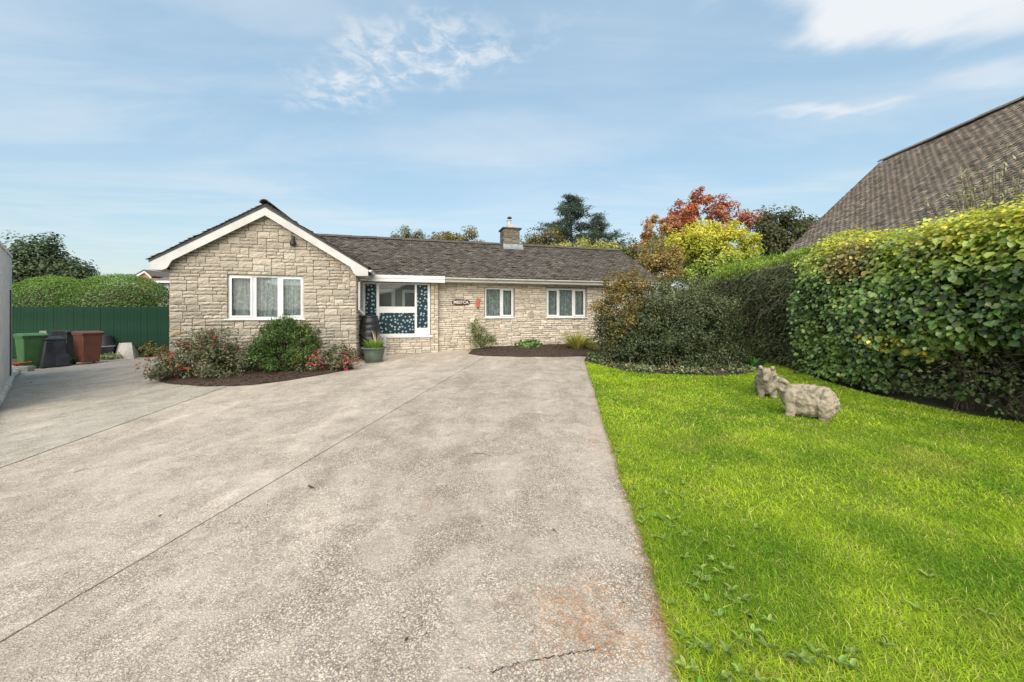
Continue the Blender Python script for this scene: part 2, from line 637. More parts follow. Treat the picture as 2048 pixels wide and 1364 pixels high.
def plant(name, base, label, cat, crowns, cols, n, leaf, clumps, clump_r, trunk_r=.1, trunk_h=None, tmpl=LEAF2, m_='leaf',
          group=None, shell=.5, colfn=None, weights=None, limbn=10, jit=.25, width=1.0, up=0.0, flat=.75, lump=.18, Tdir=None, crown_name='crown'):
    """tree or shrub: an Empty at the foot, a trunk with limbs and a crown of leaves"""
    base = np.array(base, float)
    e = empty(name, base)
    tag(e, label, cat, group)
    parts, tops = [], []
    tot = sum(c[1][0] * c[1][1] + c[1][0] * c[1][2] for c in crowns)
    for c in crowns:
        ctr, rad = np.array(c[0], float) - base, c[1]
        sh = (rad[0] * rad[1] + rad[0] * rad[2]) / tot
        k = max(3, int(clumps * sh))
        C, N, cc = crown_points(int(n * sh), ctr, rad, k, clump_r, shell, flat, lump, zmin=.02)
        N = N + np.array((0, 0, up))
        col = pal(cols, len(C), jit, weights)
        if len(c) > 2:
            col = pal(c[2], len(C), jit)
        if colfn:
            col = colfn(C, col, ctr, rad)
        T = None
        if Tdir == 'out':
            T = unit(C - ctr * np.array((1, 1, .2))) + rng.normal(size=C.shape) * .35
        elif Tdir == 'up':
            T = np.array((0, 0, 1.0)) + rng.normal(size=C.shape) * .5
        parts.append(leaf_mesh(C, N, leaf * (.65 + .7 * rng.random(len(C))), col, tmpl, T, width))
        pick = rng.choice(len(cc), min(len(cc), max(2, int(limbn * sh) + 1)), replace=False)
        tops += [cc[i] for i in pick]
    mb = MB()
    h = trunk_h if trunk_h is not None else max(.1, min(t[2] for t in tops) * .6)
    mb.tube([(0, 0, -.1), (.02, 0, h * .5), (0, .02, h)], [trunk_r * 1.25, trunk_r, trunk_r * .85], 8)
    limbs(mb, (0, .02, h * .9), tops, trunk_r * .55)
    mb.obj('trunk' if cat == 'tree' else 'stems', M['bark'], e)
    foliage(crown_name if cat == 'tree' else 'foliage', e, parts, M[m_])
    return e


# ------------------------------------------------------------------ ground sheets
def dense(poly, step):
    res = []
    n = len(poly)
    for i in range(n):
        a, b = np.array(poly[i]), np.array(poly[(i + 1) % n])
        k = max(1, int(np.linalg.norm(b - a) / step))
        res += [a + (b - a) * j / k for j in range(k)]
    return res


def inside(poly, X, Y):
    p = np.array(poly)
    r = np.zeros(np.shape(X), bool)
    for i in range(len(p)):
        (x1, y1), (x2, y2) = p[i], p[i - 1]
        c = ((y1 > Y) != (y2 > Y)) & (X < (x2 - x1) * (Y - y1) / (y2 - y1 + 1e-12) + x1)
        r ^= c
    return r


def sheet(name, poly, mat_, zoff=0.0, step=.4, zfn=None, parent=None, skirt=0.0, jit=0.0, jstep=None):
    b = dense(poly, jstep or step)
    if jit:
        b = [q + jit * np.array((mnoise.noise((q[0] * 9, q[1] * 9, 1)) + .7 * mnoise.noise((q[0] * 31, q[1] * 31, 2)), mnoise.noise((q[0] * 9, q[1] * 9, 7)) + .7 * mnoise.noise((q[0] * 31, q[1] * 31, 5)))) for q in b]
    p = np.array(poly)
    gx, gy = np.meshgrid(np.arange(p[:, 0].min(), p[:, 0].max(), step), np.arange(p[:, 1].min(), p[:, 1].max(), step))
    gx, gy = gx.ravel(), gy.ravel()
    gx = gx + rng.uniform(-.2, .2, gx.shape) * step
    gy = gy + rng.uniform(-.2, .2, gy.shape) * step
    k = inside(poly, gx, gy)
    pts = [Vector(q) for q in b] + [Vector((x, y)) for x, y in zip(gx[k], gy[k])]
    nb = len(b)
    vo, _, fo, *_ = delaunay_2d_cdt(pts, [], [list(range(nb))], 1, 1e-5)
    xy = np.array([tuple(v) for v in vo])
    z = gz(xy[:, 0], xy[:, 1]) + zoff
    if zfn is not None:
        z = z + zfn(xy[:, 0], xy[:, 1])
    V = np.column_stack((xy, z))
    fo = [list(f) for f in fo]
    if skirt:
        nv = len(V)
        bb = np.array([(q[0], q[1], gzf(*q) + zoff - skirt) for q in b])
        top = [int(np.argmin(((xy - np.array(q)) ** 2).sum(1))) for q in b]
        V = np.concatenate((V, bb))
        fo += [(top[i], nv + i, nv + (i + 1) % nb, top[(i + 1) % nb]) for i in range(nb)]
    me = mesh_data(name, V, fo, mat_)
    return link(name, me, parent)


def clip_half(poly, a, n):
    """keep the part of poly on the side of n"""
    res = []
    for i in range(len(poly)):
        p, q = np.array(poly[i]), np.array(poly[(i + 1) % len(poly)])
        dp, dq = np.dot(p - a, n), np.dot(q - a, n)
        if dp >= 0:
            res.append(p)
        if dp * dq < 0:
            res.append(p + (q - p) * dp / (dp - dq))
    return res
# ================================================================== THE SETTING
gpoly = [(-400, -60), (400, -60), (400, 900), (-400, 900)]
gx = np.concatenate((np.linspace(-400, -20, 12), np.linspace(-18, 18, 37), np.linspace(20, 400, 12)))
gy = np.concatenate((np.linspace(-60, -4, 6), np.linspace(-3, 20, 24), np.linspace(24, 900, 14)))
GX, GY = np.meshgrid(gx, gy)
GV = np.column_stack((GX.ravel(), GY.ravel(), (gz(GX, GY) - .07).ravel()))
nx_ = len(gx)
GF = np.array([(j * nx_ + i, j * nx_ + i + 1, (j + 1) * nx_ + i + 1, (j + 1) * nx_ + i) for j in range(len(gy) - 1) for i in range(nx_ - 1)])
tag(link('ground', mesh_data('ground', GV, GF, M['earth'], smooth=True)), kind='structure')

# driveway: concrete slabs with open joints
edge_px = [(1171, 724), (1178, 748), (1190, 782), (1205, 838), (1232, 920), (1262, 1012), (1298, 1112), (1333, 1230), (1357, 1364)]
edge = [gp(*p) for p in edge_px]
edge.append(edge[-1] + (edge[-1] - edge[-2]) * 3.0 + np.array((-.1, -1.5)))
drive = [tuple(p + np.array((.14, .05))) for p in edge] + [(-9, -2.2), (-16, 3), (-16, 13.2), (-9.3, 13.2), (-4, 12.6), (3.2, 14.2), (2.3, 12.6)]
a1, b1 = gp(0, 1285), gp(950, 725)
d1 = unit(b1 - a1)
n1v = np.array((d1[1], -d1[0]))                  # points to the right of the joint
a2, b2 = gp(0, 937), gp(390, 796)
d2 = unit(b2 - a2)
n2v = np.array((d2[1], -d2[0]))
gap = .007
dr = tag(empty('driveway', (0, 0, 0)), kind='structure')


def wear(X, Y):
    return np.array([mnoise.noise((x * .8, y * .8, 3.1)) * .006 for x, y in zip(X, Y)])


sheet('slab', clip_half(drive, a1 + n1v * gap, n1v), M['drive_a'], 0, .3, wear, dr, .06, .006, .05)
mid = clip_half(clip_half(drive, a1 - n1v * gap, -n1v), a2 + n2v * .006, n2v)
sheet('slab', mid, M['drive_b'], .001, .3, wear, dr, .06, .006, .05)
sheet('slab', clip_half(clip_half(drive, a2 - n2v * .006, -n2v), a1 - n1v * gap, -n1v), M['drive_c'], .006, .3, wear, dr, .06, .006, .05)

# lawn soil and grass
hedge_px = [(1517, 723), (1600, 760), (1700, 792), (1800, 815), (1900, 837), (2048, 862)]
back_px = [(1172, 727), (1215, 735), (1260, 745), (1330, 750), (1420, 753), (1490, 751), (1522, 738)]
hb = [gp(*p) + np.array((.36, .12)) for p in hedge_px]
lawn = [tuple(p) for p in edge[::-1]] + [tuple(gp(*p)) for p in back_px[1:]] + [tuple(p) for p in hb] + [(6.4, 3.0), (6.3, -2.5)]
lawn = [tuple(q + np.array((.022 * mnoise.noise((q[0] * 6, q[1] * 6, 1)) + .020 * mnoise.noise((q[0] * 23, q[1] * 23, 2)), .0))) for q in dense(lawn, .06)]
M['lawn_soil'] = mat('mossy_lawn_soil', (.13, .18, .012), (.17, .19, .03), 9, .95, 60, .7, .01)
tag(sheet('lawn', lawn, M['lawn_soil'], .010, .3, lambda X, Y: .004 * np.sin(X * 3) * np.cos(Y * 2.3)), kind='structure')


def lawn_points(n, ymin, ymax):
    X = rng.uniform(-.2, 7.2, n * 2)
    Y = rng.uniform(ymin, ymax, n * 2)
    k = inside(lawn, X, Y) & (np.abs(X) < Y * 1.46 + .25)
    return X[k][:n], Y[k][:n]


def grass_col(X, Y, n):
    pn = np.array([mnoise.fractal((x * 1.1, y * 1.1, .7), 1.0, 2.0, 3) for x, y in zip(X, Y)])
    p2 = np.array([mnoise.noise((x * 3.7, y * 3.7, 4.7)) for x, y in zip(X, Y)])
    k = np.clip(.5 + pn * .48 + p2 * .40 + rng.normal(0, .25, n), 0, 1)[:, None]
    lo, hi = np.array((.105, .21, .012)), np.array((.36, .445, .028))
    c = lo * (1 - k) + hi * k
    dry = np.clip((np.array([mnoise.noise((x * 1.9, y * 1.9, 12.3)) for x, y in zip(X, Y)]) - .18) / .35, 0, 1)[:, None] * .40
    c = c * (1 - dry) + np.array((.30, .29, .06)) * dry
    straw = rng.random(n) < .06 + .20 * np.clip(p2 - .05, 0, 1)
    c[straw] = np.array((.44, .40, .14)) * (.7 + .5 * rng.random((straw.sum(), 1)))
    return np.clip(c * (1 + rng.normal(0, .16, (n, 1))), .005, .9)


parts = []
BL_F = np.array([(0, 1, 3), (0, 3, 2), (2, 3, 4)])
for n, y0, y1, hgt, wid in ((80000, 1.15, 2.6, .034, .0032), (76000, 2.6, 4.4, .035, .0050), (50000, 4.4, 6.6, .036, .0085), (34000, 6.6, 10.6, .038, .013)):
    X, Y = lawn_points(n * 2, y0, y1)
    X, Y = X[:n], Y[:n]
    m_ = len(X)
    Z = gz(X, Y) + .004
    ang = rng.uniform(0, 2 * math.pi, m_)
    lean = np.column_stack((np.cos(ang), np.sin(ang)))
    h = hgt * (.55 + .8 * rng.random(m_))
    tall = rng.random(m_) < .02
    h[tall] *= 1.5
    ln = h * rng.uniform(.35, 1.9, m_)
    h = h * rng.uniform(.5, 1.0, m_)
    side = np.column_stack((-lean[:, 1], lean[:, 0])) * (wid * (.6 + .8 * rng.random(m_)))[:, None]
    B = np.column_stack((X, Y, Z))
    s3 = np.column_stack((side, np.zeros(m_)))
    midp = B + np.column_stack((lean * (ln * .38)[:, None], h * .62))
    tip = B + np.column_stack((lean * ln[:, None], h * rng.uniform(.75, 1.0, m_)))
    V = np.stack((B - s3 * .5, B + s3 * .5, midp - s3 * .42, midp + s3 * .42, tip), 1).reshape(-1, 3)
    Fc = (BL_F[None] + (np.arange(m_) * 5)[:, None, None]).reshape(-1, 3)
    parts.append((V, Fc, np.repeat(grass_col(X, Y, m_), 5, 0)))
# blades hanging over the edge of the concrete
EX, EY = [], []
for a, b in zip(edge[:-1], edge[1:-1]):
    n = int(np.linalg.norm(b - a) * 900 / max(1.0, (a[1] + b[1]) / 5))
    f = rng.random(n)
    o_ = np.clip(rng.normal(.035, .022, n), -.02, .08)
    EX.append(a[0] + (b[0] - a[0]) * f + o_)
    EY.append(a[1] + (b[1] - a[1]) * f)
X, Y = np.concatenate(EX), np.concatenate(EY)
m_ = len(X)
ang = rng.normal(math.pi, .9, m_)
lean = np.column_stack((np.cos(ang), np.sin(ang)))
h = .034 * rng.uniform(.5, 1.25, m_)
side = np.column_stack((-lean[:, 1], lean[:, 0])) * (.0028 + .0012 * Y)[:, None] * .6
B = np.column_stack((X, Y, gz(X, Y) + .004))
s3 = np.column_stack((side, np.zeros(m_)))
midp = B + np.column_stack((lean * (h * .6)[:, None], h * .55))
tip = B + np.column_stack((lean * (h * 1.3)[:, None], h * rng.uniform(.2, .8, m_)))
V = np.stack((B - s3 * .5, B + s3 * .5, midp - s3 * .42, midp + s3 * .42, tip), 1).reshape(-1, 3)
parts.append((V, (BL_F[None] + (np.arange(m_) * 5)[:, None, None]).reshape(-1, 3), np.repeat(grass_col(X, Y, m_) * .85, 5, 0)))
V, Fc, c = join(parts)
tag(link('grass', mesh_data('grass', V, Fc, M['grass'], c)), 'short bright green grass covering the lawn', 'grass', kind='stuff')

# broad leaved weeds in the grass along the drive
parts = []
for px, py, k, r in ((1335, 1050, 26, .10), (1372, 1105, 30, .13), (1400, 1170, 26, .14), (1330, 1010, 14, .08), (1430, 1230, 16, .14), (1410, 1330, 36, .12),
                     (1480, 1345, 26, .13), (1385, 1290, 12, .06), (1560, 1300, 14, .10), (1690, 1345, 26, .12), (1300, 1060, 12, .06), (1460, 1120, 12, .12),
                     (1350, 980, 10, .10), (1650, 1330, 16, .1), (1540, 1080, 8, .2), (1800, 1200, 8, .25), (1240, 905, 12, .08), (1225, 870, 10, .08)):
    q = gp(px, py)
    for _ in range(max(3, k // 3)):
        cx, cy = q + rng.normal(0, r, 2)
        m_ = 6
        ang = rng.uniform(0, 6.28, m_)
        T = np.column_stack((np.cos(ang), np.sin(ang), rng.uniform(.1, .5, m_)))
        if not inside(lawn, np.array([cx - .02]), np.array([cy]))[0]:
            continue
        C = np.tile((cx, cy, gzf(cx, cy) + .022), (m_, 1))
        N = np.column_stack((-np.cos(ang) * .4, -np.sin(ang) * .4, np.ones(m_)))
        parts.append(leaf_mesh(C, N, rng.uniform(.024, .05, m_), pal([(.11, .18, .025), (.15, .22, .035), (.19, .25, .06)], m_, .25), LEAF4, T, .5))
V, Fc, c = join(parts)
tag(link('lawn_weeds', mesh_data('lawn_weeds', V, Fc, M['leaf'], c)), 'broad leaved weeds along the lawn edge', 'weeds', kind='stuff')

# fallen orange needles on the concrete
parts = []
NEED = (np.array([(0, .03, 0), (0, -.03, 0), (1, -.02, .04), (1, .02, .04)]), np.array([(0, 1, 2, 3)]))
for px, py, sx, sy, n in ((1165, 1250, .13, .07, 300), (1120, 1200, .22, .05, 170), (1235, 1290, .12, .05, 150), (1180, 1190, .10, .09, 130), (1200, 1320, .2, .06, 90), (1335, 1265, .035, .13, 240), (1312, 1170, .025, .14, 120),
                          (1190, 880, .10, .25, 260), (1185, 820, .10, .3, 120), (1225, 920, .05, .3, 110), (730, 783, .8, .12, 160), (560, 780, 1.0, .15, 160), (1280, 1060, .02, .2, 80),
                          (1100, 1090, .5, .5, 60)):
    q = gp(px, py)
    X = q[0] + rng.normal(0, sx, n)
    Y = q[1] + rng.normal(0, sy, n)
    k = ~inside(lawn, X - .03, Y)
    X, Y = X[k], Y[k]
    n = len(X)
    C = np.column_stack((X, Y, gz(X, Y) + .008 + rng.random(n) * .006))
    N = np.tile((0, 0, 1.0), (n, 1)) + rng.normal(0, .12, (n, 3))
    parts.append(leaf_mesh(C, N, rng.uniform(.02, .042, n), pal([(.42, .20, .10), (.36, .17, .08), (.48, .28, .16)], n, .2), NEED, None, .9))
for a, b in zip(edge[:-1], edge[1:-1]):
    n = int(np.linalg.norm(b - a) * 420 / max(1.0, (a[1] + b[1]) / 6))
    f = rng.random(n)
    X = a[0] + (b[0] - a[0]) * f - np.abs(rng.normal(0, .05, n)) + .03
    Y = a[1] + (b[1] - a[1]) * f
    C = np.column_stack((X, Y, gz(X, Y) + .009 + rng.random(n) * .006))
    parts.append(leaf_mesh(C, np.tile((0, 0, 1.0), (n, 1)) + rng.normal(0, .15, (n, 3)), rng.uniform(.015, .04, n), pal([(.36, .19, .11), (.24, .15, .09), (.14, .10, .06), (.42, .28, .18)], n, .25), NEED, None, 1.3))
V, Fc, c = join(parts)
tag(link('pine_needles', mesh_data('pine_needles', V, Fc, M['leaf'], c)), 'fallen orange brown needles lying on the concrete', 'needles', kind='stuff')


# mulch beds
def mound(poly, h, falloff=.35):
    p = np.array(dense(poly, .1))

    def f(X, Y):
        d = np.sqrt(((X[:, None] - p[None, :, 0]) ** 2 + (Y[:, None] - p[None, :, 1]) ** 2)).min(1)
        nn = np.array([mnoise.noise((x * 6, y * 6, 0)) + .6 * mnoise.noise((x * 17, y * 17, 5)) for x, y in zip(X, Y)])
        return h * np.clip(d / falloff, 0, 1) ** .7 + nn * .018 * np.clip(d / .08, .15, 1)
    return f


def chips(poly, n, s0, s1, cols):
    p = np.array(poly)
    X = rng.uniform(p[:, 0].min(), p[:, 0].max(), n * 3)
    Y = rng.uniform(p[:, 1].min(), p[:, 1].max(), n * 3)
    k = inside(poly, X, Y)
    return X[k][:n], Y[k][:n]


def bed(name, poly, h, label, nch, cols=((.075, .042, .03), (.12, .07, .05), (.045, .028, .02), (.16, .10, .07))):
    f = mound(poly, h)
    o = sheet(name, poly, M['soil'], .004, .09, f, jit=.03)
    tag(o, kind='structure')
    X, Y = chips(poly, nch, 0, 0, None)
    n = len(X)
    C = np.column_stack((X, Y, gz(X, Y) + .006 + f(X, Y)))
    N = np.tile((0, 0, 1.0), (n, 1)) + rng.normal(0, .45, (n, 3))
    V, Fc, c = leaf_mesh(C, N, rng.uniform(.025, .06, n), pal(cols, n, .2), LEAF2, None, .8)
    tag(link('bark_mulch', mesh_data('bark_mulch', V, Fc, M['petal'], c)), label, 'mulch', kind='stuff')
    return f


island_px = [(298, 756), (335, 768), (410, 774), (500, 771), (580, 761), (650, 749), (707, 738), (700, 731), (640, 730), (560, 732), (480, 735), (380, 742), (320, 749)]
island = [tuple(gp(*p)) for p in island_px]
f_island = bed('flower_bed', island, .07, 'brown bark mulch in the curved bed before the gable', 5200)
wallbed_px = [(936, 708), (960, 712), (1040, 714), (1120, 714), (1192, 712), (1203, 704), (1212, 692)]
wallbed = [tuple(gp(*p)) for p in wallbed_px] + [(4.0, 13.95), (.5, 13.02), (-1.3, 12.53)]
f_wallbed = bed('flower_bed', wallbed, .09, 'brown bark mulch along the foot of the long wall', 3600)
shrub_bed_px = [(1168, 723), (1215, 736), (1260, 746), (1330, 751), (1420, 754), (1490, 752), (1520, 740)]
shrubbed = [tuple(gp(*p)) for p in shrub_bed_px] + [(6.3, 10.2), (7.2, 12.0), (6.0, 13.6), (3.6, 13.6), (2.6, 12.3)]
f_shrub = bed('flower_bed', shrubbed, .06, 'leaf litter under the big shrubs, darkened for the shade there', 5000, ((.05, .04, .025), (.03, .025, .018), (.07, .06, .03), (.04, .05, .02)))  # litter colours darkened to paint in the shade beneath the shrubs

# ================================================================== THE BUNGALOW
TH = R(15)
HO = np.array((0, 12.95, 0))


def HW(s, d, z=0.0):
    return np.array((HO[0] + s * math.cos(TH) - d * math.sin(TH), HO[1] + s * math.sin(TH) + d * math.cos(TH), z))


house = tag(empty('bungalow', tuple(HO), TH), 'low stone bungalow with a front gable and grey tiled roof', 'house')

GD = -1.4                                      # plane of the gable wall
GS0, GS1, GC = -9.2, -4.89, -7.045
WIN_G = (-7.97, -6.19, 1.37, 2.52)
WIN_2 = (-.96, .07, 1.38, 2.41)
WIN_3 = (1.28, 2.83, 1.38, 2.43)
PS0, PS1, PZ0, PZ1 = -4.86, -2.81, .80, 2.50   # porch glazing
PD = -.2


def stone_layout(s0, s1, z0, z1, hu, allowed, pd=.42, lmin=.20, lmax=.46):
    wu = .04
    nc, nr = int(round((s1 - s0) / wu)), int(round((z1 - z0) / hu))
    cs = s0 + (np.arange(nc) + .5) * wu
    zs = z0 + (np.arange(nr) + .5) * hu
    free = np.array([[allowed(s, z) for s in cs] for z in zs])
    outl = []
    for r in range(nr):
        c = 0
        while c < nc:
            if not free[r, c]:
                c += 1
                continue
            h = 2 if (random.random() < pd and r + 1 < nr) else 1
            L = int(random.uniform(lmin, lmax if h == 1 else lmax * .85) / wu)
            e = c
            while e < nc and e - c < L and free[r, e] and (h == 1 or free[r + 1, e]):
                e += 1
            if h == 2 and e - c < 3:
                h = 1
                e = c
                while e < nc and e - c < L and free[r, e]:
                    e += 1
            rem = e
            while rem < nc and free[r, rem] and rem - e < 3:
                rem += 1
            if (rem == nc or not free[r, rem]) and rem - e < 3 and all(free[r + q, k] for q in range(h) for k in range(e, rem)):
                e = rem
            free[r:r + h, c:e] = False
            outl.append((s0 + c * wu, s0 + e * wu, z0 + r * hu, z0 + (r + h) * hu))
            c = e
    return outl


def stone_geo(w, h, thick=.035, jt=.007):
    """one split faced stone, centred, x along the wall, y outwards negative"""
    nx, nz = max(3, min(5, int(w / .09) + 2)), 3 if h < .12 else 4
    xs = np.linspace(-w / 2 + jt, w / 2 - jt, nx)
    zs = np.linspace(-h / 2 + jt, h / 2 - jt, nz)
    sd = random.uniform(0, 90)
    bulge = random.uniform(.008, .024)
    tilt = random.uniform(-.016, .016)
    V = []
    for j, z in enumerate(zs):
        for i, x in enumerate(xs):
            e = 1.0
            if i in (0, nx - 1):
                e *= .45
            if j in (0, nz - 1):
                e *= .45
            dd = thick * .5 + bulge * e + tilt * z / h + .018 * mnoise.noise((x * 9 + sd, z * 16, sd)) * (1 if e == 1 else .7)
            jx = random.uniform(-.004, .004) if i in (0, nx - 1) else random.uniform(-.012, .012)
            V.append((x + jx, -max(dd, .006), z + random.uniform(-.004, .004)))
    Fc = []
    for j in range(nz - 1):
        for i in range(nx - 1):
            q = j * nx + i
            Fc.append((q, q + 1, q + nx + 1, q + nx))
    ring = [i for i in range(nx)] + [j * nx + nx - 1 for j in range(1, nz)] + [(nz - 1) * nx + i for i in range(nx - 2, -1, -1)] + [j * nx for j in range(nz - 2, 0, -1)]
    b = len(V)
    for k in ring:
        V.append((V[k][0], .02, V[k][2]))
    n = len(ring)
    for k in range(n):
        Fc.append((ring[k], b + k, b + (k + 1) % n, ring[(k + 1) % n]))
    return V, Fc


STONE_COLS = [(.56, .495, .40), (.51, .45, .365), (.60, .54, .44), (.48, .43, .35), (.54, .48, .395), (.58, .505, .41)]


def stone_col(bias=1.0, odd=.012):
    c = np.array(random.choice(STONE_COLS)) * random.uniform(.86, 1.12) * bias
    if random.random() < odd:
        c = c * np.array((1.0, .85, .74))
    return c


# --- gable wall
def gable_top(s):
    return 4.10 - .62 * abs(s - GC)


wall = MB()
s0, s1, z0, z1 = WIN_G
db = GD + .012
wall.prism([(GS0, -.3), (s0, -.3), (s0, gable_top(s0)), (GS0, gable_top(GS0))], 'y', db, GD + .25)
wall.prism([(s1, -.3), (GS1, -.3), (GS1, gable_top(GS1)), (s1, gable_top(s1))], 'y', db, GD + .25)
wall.prism([(s0, -.3), (s1, -.3), (s1, z0), (s0, z0)], 'y', db, GD + .25)
wall.prism([(s0, z1), (s1, z1), (s1, gable_top(s1)), (GC, gable_top(GC)), (s0, gable_top(s0))], 'y', db, GD + .25)
gw = wall.obj('gable_wall', M['mortar'], house)
lay = stone_layout(GS0, GS1, .06, 4.2, .088, lambda s, z: z < gable_top(s) + .06 and not (s0 - .01 < s < s1 + .01 and z0 - .03 < z < z1 + .03), .40, .22, .52)
lay.sort(key=lambda q: -q[2])
rest_parts = []


def joined(stones, place, cols):
    V, Fc, C = [], [], []
    for (w_, h_, cx, cz), col in zip(stones, cols):
        v, f = stone_geo(w_, h_)
        b = len(V)
        V += [place(x + cx, y, z + cz) for x, y, z in v]
        Fc += [tuple(b + i for i in q) for q in f]
        C += [col] * len(v)
    return V, Fc, C


def low_stain(z):
    return 1.0


single, rest = lay[:300], lay[300:]
for (x0, x1, y0, y1) in single:
    v, f = stone_geo(x1 - x0, y1 - y0)
    col = np.tile(stone_col(), (len(v), 1))
    me = mesh_data('stone', v, f, M['stone'], col)
    link('stone', me, gw, ((x0 + x1) / 2, GD, (y0 + y1) / 2))
JV, JF, JC = [], [], []


def add_joined(st, place, bias=1.0, odd=.012):
    global JV, JF, JC
    stones = [(x1 - x0, y1 - y0, (x0 + x1) / 2, (y0 + y1) / 2) for x0, x1, y0, y1 in st]
    v, f, c = joined(stones, place, [stone_col(bias, odd) for _ in st])
    b = len(JV)
    JV += v
    JF += [tuple(b + i for i in q) for q in f]
    JC += c


if rest:
    add_joined(rest, lambda x, y, z: (x, GD + y, z))

# --- long front wall, porch wall and returns
mw = MB()


def wall_front(mb, s0, s1, z0, z1, d0, d1, ops):
    ss = sorted({s0, s1, *[q for o_ in ops for q in o_[:2]]})
    for a, b in zip(ss, ss[1:]):
        hit = [o_ for o_ in ops if o_[0] <= a and o_[1] >= b]
        if not hit:
            mb.box(a, b, d0, d1, z0, z1)
        else:
            o_ = hit[0]
            mb.box(a, b, d0, d1, z0, o_[2])
            mb.box(a, b, d0, d1, o_[3], z1)


MS0, MS1 = -2.55, 5.45
wall_front(mw, MS0 - .3, MS1, -.3, 2.62, .012, .25, [WIN_2, WIN_3])
wall_front(mw, GS1 + .02, PS1, -.3, PZ0 - .03, PD + .012, PD + .2, [])
mw.box(PS1, MS0, PD + .012, .011, -.3, 2.6)
mw.box(GS1 - .25, GS1 - .012, GD + .25, 5, -.3, 2.7)      # return of the gable wing
mw.box(GS0, GS0 + .2, GD + .25, 5, -.3, 2.75)             # outer side of the wing
mw.box(GS0 + .2, MS1, 4.8, 5.0, -.3, 2.7)                 # back
mw.prism([(-.0, -.3), (5.0, -.3), (5.0, 2.7), (2.37, 4.2), (.0, 2.7)], 'x', MS1 - .2, MS1 - .001)
mwo = mw.obj('front_wall', M['mortar'], house)


def in_op(s, z, o_, e=.02):
    return o_[0] - e < s < o_[1] + e and o_[2] - e < z < o_[3] + e


add_joined(stone_layout(MS0 + .01, MS1, .10, 2.62, .070, lambda s, z: not (in_op(s, z, WIN_2) or in_op(s, z, WIN_3)), .34, .20, .48), lambda x, y, z: (x, y, z), 1.27)
add_joined(stone_layout(GS1 + .02, PS1 + .02, .02, .78, .072, lambda s, z: True, .38), lambda x, y, z: (x, PD + y, z), 1.2)
add_joined(stone_layout(PS1 + .02, MS0 - .01, .02, 2.56, .075, lambda s, z: True, .45, .12, .26), lambda x, y, z: (x, PD + y, z), 1.22)
add_joined(stone_layout(GD + .02, PD, .02, 2.66, .08, lambda s, z: True, .40), lambda x, y, z: (GS1 - y, x, z), 1.0)
add_joined(stone_layout(GD + .02, 4.9, .02, 2.66, .088, lambda s, z: True, .40), lambda x, y, z: (GS0 + y, x, z), 1.0)

# --- windows
def curtain_mesh(s0, s1, z0, z1, d, amp=.03, freq=26):
    nx, nz = 70, 5
    V, Fc = [], []
    ph = random.uniform(0, 6)
    for j in range(nz):
        for i in range(nx):
            s = s0 + (s1 - s0) * i / (nx - 1)
            z = z0 + (z1 - z0) * j / (nz - 1)
            k = .7 + .3 * math.sin(s * 5 + ph)
            V.append((s + .01 * math.sin(z * 3 + s * 7), d + amp * k * math.sin(s * freq * 2 + ph + .5 * math.sin(s * 9)), z))
    for j in range(nz - 1):
        for i in range(nx - 1):
            q = j * nx + i
            Fc.append((q, q + 1, q + nx + 1, q + nx))
    return V, Fc


def window(s0, s1, z0, z1, dp, lights, fw=.055):
    d0, d1 = dp + .045, dp + .105
    f = MB()
    f.box(s0, s1, d0, d1, z1 - fw, z1)
    f.box(s0, s1, d0, d1, z0, z0 + fw)
    f.box(s0, s0 + fw, d0, d1, z0 + fw, z1 - fw)
    f.box(s1 - fw, s1, d0, d1, z0 + fw, z1 - fw)
    for (a, b, _), (c_, _, _) in zip(lights, lights[1:]):
        f.box(b, c_, d0 + .001, d1 - .001, z0 + fw, z1 - fw)
    wo = f.obj('window', M['white'], house, bevel=.006)
    for a, b, cas in lights:
        za, zb = z0 + fw, z1 - fw
        if cas:
            q = MB()
            e = .052
            A, B, ZA, ZB = a - .018, b + .018, za - .018, zb + .018
            q.box(A, B, d0 - .022, d0 - .002, ZB - e, ZB)
            q.box(A, B, d0 - .022, d0 - .002, ZA, ZA + e)
            q.box(A, A + e, d0 - .022, d0 - .002, ZA + e, ZB - e)
            q.box(B - e, B, d0 - .022, d0 - .002, ZA + e, ZB - e)
            q.obj('casement', M['white'], wo, bevel=.006)
        MB().box(a - .005, b + .005, d0 + .022, d0 + .034, za - .005, zb + .005).obj('pane', M['glass'], wo)
    MB().box(s0 - .05, s1 + .05, dp - .075, d0 - .002, z0 - .032, z0 + .006).obj('sill', M['white'], wo, bevel=.005)
    V, Fc = curtain_mesh(s0 + .01, s1 - .01, z0 - .02, z1 - .03, dp + .18)
    link('net_curtain', mesh_data('net_curtain', V, Fc, M['net'], smooth=True), wo)
    return wo


window(*WIN_G, GD, [(-7.915, -7.43, True), (-7.33, -6.84, False), (-6.73, -6.245, True)])
window(*WIN_2, 0, [(-.905, -.42, False), (-.345, .015, True)])
window(*WIN_3, 0, [(1.335, 1.72, True), (1.80, 2.30, False), (2.38, 2.775, True)])

